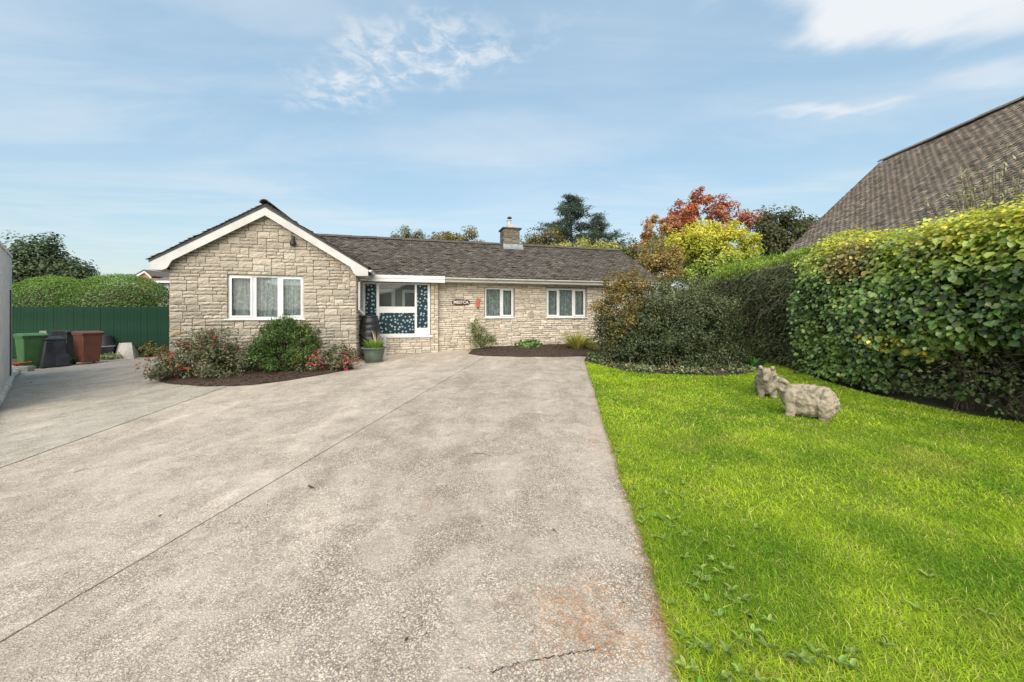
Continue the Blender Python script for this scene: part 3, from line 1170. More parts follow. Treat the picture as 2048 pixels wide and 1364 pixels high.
# --- porch glazing with flowered blinds
m, t, o = new_mat('flowered_blind')
co = t.n('ShaderNodeTexCoord').outputs['Object']
v = t.n('ShaderNodeTexVoronoi', voronoi_dimensions='2D', feature='F1')
v.inputs['Scale'].default_value = 8.6
v.inputs['Randomness'].default_value = .72
sw = t.n('ShaderNodeSeparateXYZ')
t.l(co, sw.inputs[0])
cb = t.n('ShaderNodeCombineXYZ')
t.l(sw.outputs[0], cb.inputs[0])
t.l(sw.outputs[2], cb.inputs[1])
t.l(cb.outputs[0], v.inputs['Vector'])
sp = t.n('ShaderNodeSeparateColor')
t.l(v.outputs['Color'], sp.inputs[0])
rad = t.math('MULTIPLY_ADD', sp.outputs[0], .10, .17)
edge_ = t.math('SUBTRACT', v.outputs['Distance'], rad)
flower = t.ramp(edge_, (.04, -.03))
core = t.ramp(v.outputs['Distance'], (.10, .05))
c = t.mix(t.noise(co, 5, 3), (.004, .016, .030, 1), (.007, .040, .042, 1))
pt = t.mix(t.noise(co, 40, 3), (.55, .66, .70, 1), (.22, .32, .40, 1))
c = t.mix(t.math('MULTIPLY', flower, .85), c, pt)
c = t.mix(t.math('MULTIPLY', core, .5), c, (.10, .16, .22, 1))
principled(t, o, c, .5, .25)
M['blind'] = m

pf = MB()
d0, d1 = PD + .03, PD + .10
fx = [(-4.86, -4.79), (-4.46, -4.375), (-3.295, -3.225), (-2.885, -2.812)]
for a, b in fx:
    pf.box(a, b, d0, d1, PZ0, PZ1)
pf.box(-4.79, -4.46, d0 + .001, d1 - .001, PZ1 - .06, PZ1 - .001)
pf.box(-4.375, -3.295, d0 + .001, d1 - .001, PZ1 - .05, PZ1 - .001)
pf.box(-3.225, -2.885, d0 + .001, d1 - .001, PZ1 - .06, PZ1 - .001)
pf.box(-4.375, -3.295, d0 + .001, d1 - .001, 1.535, 1.735)
pf.box(-4.375, -3.295, d0 + .001, d1 - .001, PZ0 + .001, PZ0 + .07)
pf.box(-3.225, -2.885, d0 + .001, d1 - .001, PZ0 + .001, 1.05)
pf.box(-4.79, -4.46, d0 + .001, d1 - .001, PZ0 + .001, PZ0 + .09)
po = pf.obj('porch_frame', M['white'], house, bevel=.006)
MB().box(-4.30, -2.74, PD - .075, d0 - .002, PZ0 - .05, PZ0 + .012).obj('sill', M['white'], po, bevel=.005)
MB().box(-4.79, -4.46, d0 + .03, d0 + .042, PZ0 + .09, PZ1 - .06).obj('blind', M['blind'], po)
MB().box(-4.375, -3.295, d0 + .03, d0 + .042, PZ0 + .07, 1.535).obj('blind', M['blind'], po)
MB().box(-3.225, -2.885, d0 + .03, d0 + .042, 1.05, PZ1 - .06).obj('blind', M['blind'], po)
MB().box(-4.375, -3.295, d0 + .03, d0 + .042, 1.735, PZ1 - .05).obj('pane', M['glass'], po)
# what is seen through the clear pane: an inner screen with two white frames
M['inner_wall'] = mat('inner_wall', (.30, .29, .26), (.24, .23, .21), 3, .9)
M['inner_dark'] = mat('dark_inner_glass', (.05, .05, .05), (.09, .085, .08), 2, .3)
inn = MB()
inn.box(-4.9, -2.5, .52, .55, .1, 2.6)
ino = inn.obj('inner_wall', M['inner_wall'], house)
q = MB()
for a, b in ((-4.75, -3.92), (-3.70, -2.95)):
    q.box(a, b, .44, .49, 2.22, 2.32)
    q.box(a, a + .09, .44, .49, .3, 2.22)
    q.box(b - .12, b, .44, .49, .3, 2.22)
q.obj('inner_frame', M['white'], ino, bevel=.005)
q = MB()
for a, b in ((-4.66, -4.04), (-3.61, -3.07)):
    q.box(a, b, .46, .48, .3, 2.22)
q.obj('inner_pane', M['inner_dark'], ino)

# --- roofs
def tile_field(org, a, u, n, L, H, tw, ga, cols, jit=.2, keep=None, lift=.004):
    """rows of lapped tiles; org bottom corner, a along the eave, u up the slope, n outwards"""
    org, a, u, n = (np.array(q, float) for q in (org, a, u, n))
    rows, cols_n = int(math.ceil(H / ga)), int(math.ceil(L / tw)) + 1
    O = []
    for r in range(rows):
        off = (r % 2) * .5 * tw
        for k in range(cols_n):
            p, q = max(0, k * tw - off), min(L, (k + 1) * tw - off)
            if q - p > .03:
                O.append((p, q, r * ga))
    O = np.array(O)
    m_ = len(O)
    ln = np.minimum(ga * 1.35, np.maximum(H - O[:, 2], .03))
    g = .003
    jl = rng.normal(0, lift, m_)
    ju = rng.normal(0, .004, m_)
    skew = rng.normal(0, .003, m_)
    th = .016
    V = np.zeros((m_, 8, 3))
    for i, (sa, su, hh) in enumerate(((0, 0, .030), (1, 0, .030), (1, 1, .008), (0, 1, .008), (0, 0, .030 - th), (1, 0, .030 - th), (1, 1, .0), (0, 1, .0))):
        pa = np.where(sa, O[:, 1] - g, O[:, 0] + g)
        pu = O[:, 2] + ju + np.where(su, ln, 0) + (skew if sa else -skew)
        hgt = hh + (jl if su == 0 else 0)
        V[:, i] = org + pa[:, None] * a + pu[:, None] * u + np.broadcast_to(hgt, (m_,))[:, None] * n
    Fq = np.array([(0, 1, 2, 3), (4, 5, 1, 0), (5, 6, 2, 1), (7, 4, 0, 3)])
    C = pal(cols, m_, jit, hue=.015)
    return V, Fq, C


TILE_COLS = [(.098, .085, .076), (.12, .105, .094), (.074, .065, .059), (.14, .124, .108), (.10, .088, .077)]


def tiles_obj(name, fields, parent):
    parts = []
    for V, Fq, C in fields:
        m_ = len(V)
        parts.append((V.reshape(-1, 3), (Fq[None] + (np.arange(m_) * 8)[:, None, None]).reshape(-1, 4), np.repeat(C, 8, 0)))
    V, Fc, c = join(parts)
    o = link(name, mesh_data(name, V, Fc, M['tile'], c), parent)
    o['kind'] = 'stuff'
    return o


ME, MR, MZ0, MZ1 = -.50, 2.37, 2.70, 4.34      # main roof: eave d, ridge d, heights
MS_L, MS_R = -7.0, 5.72
roof = MB()
roof.prism([(ME + .02, MZ0 - .02), (MR, MZ1 - .02), (2 * MR - ME, MZ0 - .02), (2 * MR - ME, MZ0 - .06), (MR, MZ1 - .10), (ME + .02, MZ0 - .06)], 'x', MS_L, MS_R - .03)
GSL = .62
GA, GB = 2.46, 2.50                             # half widths of the gable roof at the left and right eave
gpoly_ = [(GC - GA, 4.34 - GSL * GA), (GC, 4.34), (GC + GB, 4.34 - GSL * GB), (GC + GB, 4.28 - GSL * GB), (GC, 4.26), (GC - GA, 4.28 - GSL * GA)]
roof.prism(gpoly_, 'y', GD - .23, 5.2)
ro = roof.obj('roof', M['slate'], house)
fl = []
u_ = np.array((0, MR - ME, MZ1 - MZ0))
Hm = np.linalg.norm(u_)
u_ = u_ / Hm
fl.append(tile_field((MS_L, ME - .03, MZ0 - .012), (1, 0, 0), u_, np.cross((1, 0, 0), u_), MS_R - MS_L, Hm + .02, .168, .112, TILE_COLS, .15, lift=.009))
ur = unit(np.array((-1, 0, GSL)))
Lr = GB * math.hypot(1, GSL)
fl.append(tile_field((GC + GB + .03, GD - .26, 4.345 - GSL * (GB + .03)), (0, 1, 0), ur, np.cross((0, 1, 0), ur), 4.1, Lr, .168, .112, TILE_COLS, .15, lift=.009))
ul = unit(np.array((1, 0, GSL)))
fl.append(tile_field((GC - GA - .03, GD - .26, 4.345 - GSL * (GA + .03)), (0, 1, 0), ul, -np.cross((0, 1, 0), ul), 6.3, GA * math.hypot(1, GSL), .168, .112, TILE_COLS, .15, lift=.009))
tiles_obj('roof_tiles', fl, ro)
# ridge tiles, one object each
def ridge_tile_mesh(L):
    V, Fc = [], []
    n = 7
    for x in (0, L):
        for r in (.125, .105):
            for k in range(n):
                a = math.pi * (.08 + .84 * k / (n - 1))
                V.append((x, r * math.cos(a), r * math.sin(a) - .055))
    for k in range(n - 1):
        Fc += [(k, k + 1, 2 * n + k + 1, 2 * n + k), (n + k, 3 * n + k, 3 * n + k + 1, n + k + 1), (k, n + k, n + k + 1, k + 1), (2 * n + k, 2 * n + k + 1, 3 * n + k + 1, 3 * n + k)]
    return mesh_data('ridge_tile', V, Fc, M['tile'], np.tile((.115, .10, .088), (len(V), 1)))


rt = ridge_tile_mesh(.44)
s = -6.9
while s < MS_R - .3:
    if not (.08 < s + .22 < .95):
        q = link('ridge_tile', rt, ro, (s, MR, MZ1 + .03 + random.uniform(-.006, .006)))
        q.rotation_euler = (0, random.uniform(-.012, .012), random.uniform(-.015, .015))
    s += .45
d = GD - .27
while d < 2.2:
    q = link('ridge_tile', rt, ro, (GC, d, 4.40 + random.uniform(-.006, .006)))
    q.rotation_euler = (0, random.uniform(-.012, .012), R(90) + random.uniform(-.015, .015))
    d += .45

# --- boards, gutters, pipes
def barge(side):
    k = 1 if side > 0 else -1
    half = GB if side > 0 else GA
    top = [(GC, 4.30), (GC + k * half, 4.30 - GSL * half)]
    endz = 4.30 - GSL * half - .20
    bot = [(GC + k * half, endz), (GC + k * (half - .26), endz - .005), (GC + k * (half - .36), endz + .045), (GC + k * (half - .46), 4.30 - .25 - GSL * (half - .46)), (GC, 4.05)]
    pl = top + bot
    b = MB().prism(pl, 'y', GD - .22, GD - .195)
    return b.obj('barge_board', M['white_paint'], house, bevel=.004)


barge(1)
barge(-1)
sf = MB()
for k, half in ((1, GB), (-1, GA)):
    a, b = GC, GC + k * half
    sf.prism([(a, 4.20), (b, 4.20 - GSL * half), (b, 4.185 - GSL * half), (a, 4.185)], 'y', GD - .194, GD + .0)
sf.box(GC - GA, GS0 - .001, GD - .194, 5.1, 4.30 - GSL * GA - .195, 4.30 - GSL * GA - .18)
sf.box(GC - GA, GC - GA + .02, GD - .194, 5.1, 4.30 - GSL * GA - .18, 4.27 - GSL * GA)
sf.box(GS1 + .001, GC + GB, GD - .194, PD - .3, 4.30 - GSL * GB - .195, 4.30 - GSL * GB - .18)
sf.obj('soffit', M['white_paint'], house)
MB().box(-4.80, -2.36, ME - .055, ME - .02, 2.495, 2.70).box(-4.80, -2.36, ME - .07, ME - .056, 2.60, 2.695).obj('porch_fascia', M['white'], house, bevel=.004)
MB().box(-2.359, 5.62, ME + .0, ME + .025, 2.54, 2.68).obj('fascia', M['white_paint'], house)
MB().box(-4.86, 5.44, ME + .026, -.05, 2.535, 2.55).obj('eave_soffit', M['white_paint'], house)


def gutter(name, p0, p1, r=.055):
    p0, p1 = Vector(p0), Vector(p1)
    t_ = (p1 - p0).normalized()
    side = Vector((t_.y, -t_.x, 0))
    V, Fc = [], []
    n = 9
    for p in (p0, p1):
        for rr in (r, r - .006):
            for k in range(n):
                a = math.pi + math.pi * k / (n - 1)
                V.append(p + side * math.cos(a) * rr + Vector((0, 0, math.sin(a) * rr)))
    for k in range(n - 1):
        Fc += [(k, k + 1, 2 * n + k + 1, 2 * n + k), (n + k, n + k + 1, 3 * n + k + 1, 3 * n + k), (k, n + k, n + k + 1, k + 1), (2 * n + k, 2 * n + k + 1, 3 * n + k + 1, 3 * n + k)]
    Fc += [(0, n, 3 * n, 2 * n), (n - 1, 2 * n - 1, 4 * n - 1, 3 * n - 1), tuple(range(n)), tuple(range(2 * n, 3 * n))]
    return link(name, mesh_data(name, V, Fc, M['gutter']), house)


M['gutter'] = mat('weathered_white_gutter', (.62, .61, .56), (.36, .36, .30), 3.5, .45, spec=.5, lo=.45, hi=.72)
gutter('gutter', (-2.36, ME - .06, 2.665), (5.66, ME - .06, 2.675))
gutter('gutter', (GC + GB + .045, GD - .2, 4.30 - GSL * GB - .03), (GC + GB + .045, ME - .1, 4.30 - GSL * GB - .03))
MB().tube([(3.52, ME - .06, 2.61), (3.52, ME - .06, 2.54), (3.52, -.07, 2.42), (3.52, -.07, .2)], .034, 10).obj('downpipe', M['gutter'], house, smooth=True)
MB().tube([(-4.72, ME - .1, 2.53), (-4.80, -1.18, 2.49), (-4.82, -1.28, 2.40), (-4.82, -1.28, 1.62), (-4.74, -1.1, 1.52)], .030, 10).obj('downpipe', M['white'], house, smooth=True)
MB().box(-4.885, -4.862, PD - .10, PD + .02, PZ0, 2.52).obj('porch_post', M['white'], house)

# --- chimney
ch = MB()
cs0, cs1, cd0, cd1 = .21, .87, 2.02, 2.66
ch.box(cs0, cs1, cd0, cd1, 3.6, 4.94)
cho = ch.obj('chimney', M['mortar'], house)
cv, cf, cc_ = [], [], []
for st, place in ((stone_layout(cs0, cs1, 4.06, 4.96, .075, lambda s, z: True, .35, .18, .36), lambda x, y, z: (x, cd0 + y, z)),
                  (stone_layout(cd0, cd1, 4.06, 4.96, .075, lambda s, z: True, .35, .18, .36), lambda x, y, z: (cs0 + y, x, z))):
    v_, f_, c_ = joined([(x1 - x0, y1 - y0, (x0 + x1) / 2, (y0 + y1) / 2) for x0, x1, y0, y1 in st], place, [stone_col(.36, .12) for _ in st])
    b = len(cv)
    cv += v_
    cf += [tuple(b + i for i in q) for q in f_]
    cc_ += c_
co_ = link('chimney_stones', mesh_data('chimney_stones', cv, cf, M['stone'], np.array(cc_)), cho)
co_['kind'] = 'stuff'
MB().box(cs0 - .07, cs1 + .07, cd0 - .07, cd1 + .07, 4.955, 5.01).obj('cap', M['slate'], cho, bevel=.008)
MB().taper((.54, 2.34), (.15, .13), (.12, .11), 5.01, 5.19).obj('flue_block', M['clay_pot'], cho, bevel=.01)
MB().lathe([(.085, 5.19), (.075, 5.34), (.10, 5.36), (.10, 5.40), (.07, 5.41)], (.50, 2.34), 14).obj('pot', M['white_paint'], cho, smooth=True)
MB().lathe([(.05, 5.41), (.045, 5.45), (.10, 5.46), (.09, 5.50), (.03, 5.54)], (.52, 2.34), 14).obj('cowl', M['dark_metal'], cho, smooth=True)
fy = MZ0 + (cd0 - ME) * (MZ1 - MZ0) / (MR - ME)
MB().prism([(cd0 - .14, fy - .03), (cd0 - .02, fy + .07), (cd0 - .02, fy + .20), (cd0 - .045, fy + .20), (cd0 - .05, fy + .10), (cd0 - .15, fy + .045)], 'x', cs0 - .05, cs1 + .12).obj('flashing', M['lead'], cho)

# --- stones that are not single objects
sj = link('wall_stones', mesh_data('wall_stones', JV, JF, M['stone'], np.array(JC)), mwo)
sj['kind'] = 'stuff'
# --- lamp under the gable
lm = MB().lathe([(.02, 3.30), (.055, 3.31), (.075, 3.35), (.07, 3.42), (.03, 3.47)], (-6.43, GD - .11), 14)
lm.box(-6.45, -6.41, GD - .12, GD - .02, 3.46, 3.58)
lm.obj('security_lamp', M['dark_metal'], house, smooth=True)
# ================================================================== ON AND BESIDE THE HOUSE
def hthing(name, s, d, z=0.0, rz=0.0):
    p = HW(s, d, z)
    return empty(name, tuple(p), TH + rz)


# name board
M['sign_wood'] = mat('dark_sign_wood', (.035, .020, .014), (.06, .035, .025), 20, .6)
M['sign_letter'] = mat('pale_lettering', (.72, .68, .64), (.60, .56, .52), 30, .6)
e = tag(hthing('house_name_sign', -1.79, -.035, 1.89), 'small dark wooden name board with pale letters on the stone wall', 'sign')
pl = []
for k in range(25):
    a = 2 * math.pi * k / 24
    x, z = math.cos(a), math.sin(a)
    pl.append((.30 * math.copysign(abs(x) ** .42, x), .088 * math.copysign(abs(z) ** .62, z) + .008 * math.sin(k * 2.1)))
MB().prism(pl[:-1], 'y', -.03, 0).obj('board', M['sign_wood'], e, bevel=.006)
fc = bpy.data.curves.new('lettering', 'FONT')
fc.body = 'MESTCA'
fc.size = .135
fc.extrude = .004
fc.offset = .0035
fc.align_x, fc.align_y = 'CENTER', 'CENTER'
fc.materials.append(M['sign_letter'])
tmp_ = bpy.data.objects.new('tmp', fc)
COL.objects.link(tmp_)
bpy.context.view_layer.update()
lme_ = bpy.data.meshes.new_from_object(tmp_.evaluated_get(bpy.context.evaluated_depsgraph_get()))
bpy.data.objects.remove(tmp_)
fo_ = bpy.data.objects.new('lettering', lme_)
COL.objects.link(fo_)
fo_.parent = e
fo_.location = (0, -.036, 0)
fo_.rotation_euler = (R(90), 0, 0)

M['terracotta'] = mat('terracotta', (.50, .13, .075), (.40, .10, .06), 14, .6, 40, .3, .004)
e = tag(hthing('wall_plaque', -1.21, -.035, 1.88), 'tall narrow terracotta plaque with rounded ends beside the window', 'plaque')
pl = [(.065 * math.cos(a), (.105 if math.sin(a) > 0 else -.105) + .06 * math.sin(a)) for a in np.linspace(.001, 2 * math.pi - .2, 22)]
MB().prism(pl, 'y', -.035, 0).obj('tablet', M['terracotta'], e, bevel=.008)
MB().prism([(p[0] * .62, p[1] * .72) for p in pl], 'y', -.042, -.036).obj('relief', M['terracotta'], e, bevel=.003)
MB().lathe([(.012, -.205), (.028, -.19), (.02, -.165)], (0, -.02), 10).obj('hook', M['dark_metal'], e)

M['stone_patch'] = mat('repair_mortar', (.36, .31, .26), (.30, .26, .22), 12, .95, 40, .5, .01)
MB().prism([(.60, 1.40), (.74, 1.37), (.80, 1.50), (.77, 1.61), (.66, 1.60), (.57, 1.52)], 'y', -.04, -.001).obj('repair_patch', M['stone_patch'], mwo, bevel=.01)

# water butt
bp_ = HW(-4.585, -.80)
e = tag(empty('water_butt', (bp_[0], bp_[1], gzf(bp_[0], bp_[1])), TH), 'black ribbed plastic water butt at the corner of the porch', 'water butt')
MB().lathe([(.20, 0), (.22, .02), (.21, .30), (.20, .32)], n=20).obj('stand', M['black_plastic'], e, smooth=True)
prof = [(.21, .32), (.235, .34)]
for k in range(5):
    z = .36 + k * .165
    r = .24 + .045 * math.sin(math.pi * (k + .5) / 5)
    prof += [(r, z), (r + .012, z + .03), (r + .012, z + .11), (r, z + .14)]
prof += [(.24, 1.20), (.215, 1.23)]
MB().lathe(prof, n=28).obj('barrel', M['black_plastic'], e, smooth=True)
MB().lathe([(.225, 1.225), (.235, 1.235), (.23, 1.265), (.17, 1.29), (.05, 1.30)], n=28).obj('lid', M['black_plastic'], e, smooth=True)
MB().tube([(-.02, -.24, .42), (-.02, -.31, .42), (-.02, -.32, .38)], .015, 8).obj('tap', M['black_plastic'], e)
MB().tube([(-.20, -.12, 1.24), (-.26, -.16, 1.28)], [.03, .035], 8).obj('pipe_inlet', M['black_plastic'], e)


def arcs(base, n, L, spread, cols, wid=.012, droop=1.0, r0=.05, seg=5):
    """tuft of strap leaves"""
    Vs, Fs, Cs = [], [], []
    c = pal(cols, n, .2)
    for i in range(n):
        a = random.uniform(0, 2 * math.pi)
        dirv = np.array((math.cos(a), math.sin(a), 0))
        sd = np.array((-math.sin(a), math.cos(a), 0))
        l = L * random.uniform(.55, 1.1)
        reach = l * spread * random.uniform(.3, 1.0)
        o_ = np.array(base) + dirv * random.uniform(0, r0)
        b = len(Vs)
        for k in range(seg + 1):
            f = k / seg
            p = o_ + dirv * reach * f + np.array((0, 0, l * (f - droop * f * f * random.uniform(.40, .5))))
            w_ = wid * (1 - f ** 2.2) + .001
            Vs += [p - sd * w_ / 2, p + sd * w_ / 2]
            Cs += [c[i], c[i]]
        for k in range(seg):
            q = b + 2 * k
            Fs.append((q, q + 1, q + 3, q + 2))
    return np.array(Vs), np.array(Fs), np.array(Cs)


M['green_pot'] = mat('sage_green_plastic', (.085, .115, .085), (.11, .14, .105), 6, .5)
pp = gp(748, 724)
pz = gzf(*pp)
e = tag(empty('flower_pot', (*pp, pz)), 'round sage green flower pot standing by the water butt', 'pot')
MB().lathe([(.20, 0), (.245, .0), (.25, .03), (.20, .035)], n=30).obj('saucer', M['green_pot'], e, smooth=True)
MB().lathe([(.20, .03), (.215, .05), (.265, .25), (.262, .27), (.275, .28), (.285, .37)], n=30).obj('body', M['green_pot'], e, smooth=True)
MB().lathe([(.285, .37), (.335, .375), (.34, .40), (.325, .415), (.27, .415), (.265, .36), (.05, .36)], n=30).obj('rim', M['green_pot'], e, smooth=True)
MB().lathe([(.262, .365), (.26, .375), (.12, .39), (.01, .395)], n=20).obj('compost', M['soil'], e)
e2 = tag(empty('ornamental_grass', (pp[0], pp[1], pz + .37)), 'tuft of bright green grass leaves growing in the round pot', 'plant')
V, Fc, c = arcs((0, 0, 0), 420, .40, .75, [(.12, .22, .03), (.18, .30, .05), (.26, .32, .07), (.07, .14, .03)], .010, .9, .2)
link('foliage', mesh_data('foliage', V, Fc, M['leaf'], c), e2)
V, Fc, c = arcs((.05, 0, .1), 26, .55, .95, [(.42, .38, .26), (.32, .30, .20)], .012, .5, .05)
link('seed_heads', mesh_data('seed_heads', V, Fc, M['leaf'], c), e2)

# small white board tucked behind the pot
e = HW(-4.19, -.42)
tag(MB().box(-.045, .045, -.012, .012, 0, .62).obj('white_board', M['white_paint'], None, bevel=.004, loc=(e[0], e[1], gzf(e[0], e[1]))), 'narrow white board standing up behind the green pot', 'board')

# ================================================================== BINS AND THINGS BY THE FENCE
M['green_paint'] = mat('dark_green_fence_paint', (.006, .032, .016), (.013, .052, .027), 1.7, .8, 30, .4, .004, spec=.25)
FY = 13.4
fx0, fx1 = -18.9, -9.75
e = tag(empty('fence', (fx0, FY, gzf(fx0, FY))), 'dark green close boarded fence behind the bins', 'fence')
x = 0.0
bme = None
while x < fx1 - fx0:
    wd = .118
    b = MB()
    h = 1.83 + random.uniform(-.012, .012) + (gzf(fx0, FY) * -1 - .09 if False else 0)
    b.box(.002, wd, random.uniform(0, .006), .022, 0, 1.0)
    if bme is None:
        bme = mesh_data('board', b.v, b.f, M['green_paint'])
    o_ = link('board', bme, e, (x, random.uniform(-.004, .004), gzf(fx0 + x, FY) - gzf(fx0, FY)))
    o_.scale = (1, 1, 1.755 - gzf(fx0 + x, FY) + random.uniform(-.008, .008))
    x += .121
MB().box(0, fx1 - fx0, .03, .07, 1.2, 1.29).box(0, fx1 - fx0, .03, .07, .3, .39).obj('rail', M['green_paint'], e)


def wheelie(px, py, rz, body, lid, label, scale=1.0, dark=None):
    q = gp(px, py)
    e = tag(empty('wheelie_bin', (*q, gzf(*q)), rz), label, 'bin', 'wheelie bins by the fence')
    e.scale = (.84, .84, .98)
    b = MB().taper((0, 0), (.225, .27), (.275, .345), .07, .95)
    b.obj('body', body, e, bevel=.03, smooth=True)
    MB().taper((0, 0), (.29, .36), (.295, .365), .93, .985).obj('rim', body, e, bevel=.012)
    lidb = MB()
    pf_ = [(-.40, .985), (-.40, 1.015), (-.30, 1.055), (.05, 1.075), (.33, 1.055), (.40, 1.02), (.40, .985)]
    lidb.prism(pf_, 'x', -.30, .30)
    lidb.obj('lid', lid, e, bevel=.02, smooth=True)
    MB().tube([(-.24, .37, 1.0), (-.24, .45, 1.0), (.24, .45, 1.0), (.24, .37, 1.0)], .018, 8).obj('handle', body, e)
    for sx in (-1, 1):
        w_ = MB()
        n = 18
        for k, xx in ((0, sx * .235), (1, sx * .285)):
            pass
        pts = [(.10 * math.cos(2 * math.pi * k / n) + .27, .10 * math.sin(2 * math.pi * k / n) + .10) for k in range(n)]
        w_.prism(pts, 'x', min(sx * .235, sx * .285), max(sx * .235, sx * .285))
        w_.obj('wheel', M['black_plastic'], e)
    MB().box(-.12, .12, -.30, -.285, .20, .26).obj('foot_rib', body, e)
    return e


M['bin_green'] = mat('green_bin_plastic', (.052, .15, .042), (.07, .175, .055), 4, .45, spec=.5)
M['bin_brown'] = mat('brown_bin_plastic', (.14, .05, .03), (.17, .062, .037), 4, .45, spec=.5)
gb = wheelie(62, 737, R(68), M['bin_green'], M['bin_green'], 'green wheelie bin with a dark vertical mark on its front')
mk = MB()
zz_ = .88
for k, (w_, h_) in enumerate(((.035, .10), (.022, .05), (.03, .04), (.018, .06), (.034, .035), (.034, .03), (.02, .07), (.03, .03), (.012, .05), (.042, .035))):
    ox = .014 * math.sin(k * 2.2)
    mk.box(.02 + ox - w_ / 2, .02 + ox + w_ / 2, -.002, .0, zz_ - h_, zz_)
    zz_ -= h_ * .98
mo = mk.obj('marking', M['black_plastic'], gb)
mo.rotation_euler = (R(-4.9), 0, 0)
mo.location = (0, -.272 - .012, .0)
wheelie(176, 728, R(70), M['bin_brown'], M['bin_brown'], 'reddish brown wheelie bin, rightmost of the bins by the fence')
q = gp(132, 722)
wheelie(136, 722, R(84), M['black_plastic'], M['black_plastic'], 'black wheelie bin half hidden behind the brown bin')

# compost bin
q = gp(107, 734)
e = tag(empty('compost_bin', (*q, gzf(*q)), R(62)), 'dark grey tapered compost bin with slots and a hatch', 'compost bin')
e.scale = (.82, .82, .96)
MB().taper((0, 0), (.36, .36), (.245, .245), 0, .88).obj('body', M['dark_grey_plastic'], e, bevel=.05, smooth=True)
MB().taper((0, 0), (.27, .27), (.26, .26), .86, .915).taper((0, 0), (.25, .25), (.10, .10), .915, .985).obj('lid', M['dark_grey_plastic'], e, bevel=.012)
MB().tube([(-.12, 0, .96), (-.06, 0, 1.01), (.06, 0, 1.01), (.12, 0, .96)], .015, 8).obj('handle', M['dark_grey_plastic'], e)
sl_ = .115 / .88
for k in range(6):
    z = .44 + .065 * k
    MB().box(-.22, -.05, -.36 + sl_ * z - .012, -.36 + sl_ * z + .02, z, z + .022).obj('vent_slot', M['dark_metal'], e)
hb_ = MB()
for z0_, z1_ in ((.05, .40),):
    hb_.add([(-.02, -.40 + sl_ * z0_ - .02, z0_), (.33, -.40 + sl_ * z0_ - .02, z0_), (.31, -.40 + sl_ * z1_ - .02, z1_), (-.01, -.40 + sl_ * z1_ - .02, z1_),
             (-.02, -.40 + sl_ * z0_ + .02, z0_), (.33, -.40 + sl_ * z0_ + .02, z0_), (.31, -.40 + sl_ * z1_ + .02, z1_), (-.01, -.40 + sl_ * z1_ + .02, z1_)],
            [(0, 1, 2, 3), (4, 7, 6, 5), (0, 4, 5, 1), (1, 5, 6, 2), (2, 6, 7, 3), (3, 7, 4, 0)])
hb_.obj('hatch', M['dark_grey_plastic'], e, bevel=.01)

# dark tub behind the brown bin
q = gp(205, 716)
e = tag(empty('plastic_tub', (*q, gzf(*q))), 'dark plastic tub showing past the right side of the brown bin', 'tub')
MB().lathe([(.26, 0), (.30, .40), (.31, .42), (.30, .43), (.24, .74), (.20, .80), (.05, .82)], n=22).obj('body', M['dark_grey_plastic'], e, smooth=True)
MB().lathe([(.305, .40), (.325, .405), (.325, .435), (.305, .44)], n=22).obj('band', M['lead'], e, smooth=True)

# white sheeting
M['white_sheet'] = mat('white_plastic_sheet', (.70, .66, .62), (.55, .50, .46), 5, .5, 9, .4, .03)
q = gp(246, 717)
g0 = gzf(*q)
cs_ = [np.array((*gp(219, 713), 0)), np.array((*gp(268, 719), 0)), np.array((*gp(284, 712), 0)), np.array((*gp(232, 707), 0))]
for c_ in cs_:
    c_[2] = gzf(c_[0], c_[1]) + .004
tl, tr = at(214, 687, cs_[0][1] + .42), at(263, 685, cs_[1][1] + .30)
panels = [(cs_[0], cs_[1], tr, tl, 14, 9), (cs_[1], cs_[2], at(278, 700, cs_[2][1] + .05), tr, 6, 9), (tl, tr, cs_[2] + np.array((-.1, .25, 0)), cs_[3] + np.array((0, .3, 0)), 10, 6)]
V, Fc = [], []
for a, b, c_, d_, nu, nv2 in panels:
    base_ = len(V)
    for jv in range(nv2 + 1):
        for iu in range(nu + 1):
            u, v_ = iu / nu, jv / nv2
            pt_ = (a * (1 - u) + b * u) * (1 - v_) + (d_ * (1 - u) + c_ * u) * v_
            cr_ = mnoise.noise(tuple(pt_ * 2.3)) * .045 + mnoise.noise(tuple(pt_ * 7)) * .014
            V.append(tuple(pt_ - np.array((q[0], q[1], g0)) + np.array((.2, -.6, .5)) * cr_ * (4 * u * (1 - u) + .15) * (4 * v_ * (1 - v_) + .15)))
    for jv in range(nv2):
        for iu in range(nu):
            k = base_ + jv * (nu + 1) + iu
            Fc.append((k, k + 1, k + nu + 2, k + nu + 1))
o_ = link('plastic_sheet', mesh_data('plastic_sheet', V, Fc, M['white_sheet'], smooth=False), None, (*q, g0))
tag(o_, 'folded white plastic sheet propped up by the fence', 'sheet')

# pale post behind the green bin
q = gp(86, 727)
M['cream'] = mat('cream_paint', (.50, .47, .38), (.38, .35, .28), 8, .7)
e = tag(empty('timber_post', (*q, gzf(*q)), R(50)), 'cream painted post between the green bin and compost bin', 'post')
MB().box(-.05, .05, -.03, .03, 0, .96).obj('post', M['cream'], e, bevel=.006)
MB().box(-.07, .07, -.05, .05, .962, 1.05).obj('top_block', M['cream'], e, bevel=.006)
MB().box(-.055, .055, -.045, -.031, .48, .53).box(-.055, .055, -.045, -.031, .80, .84).obj('strap', M['dark_metal'], e)

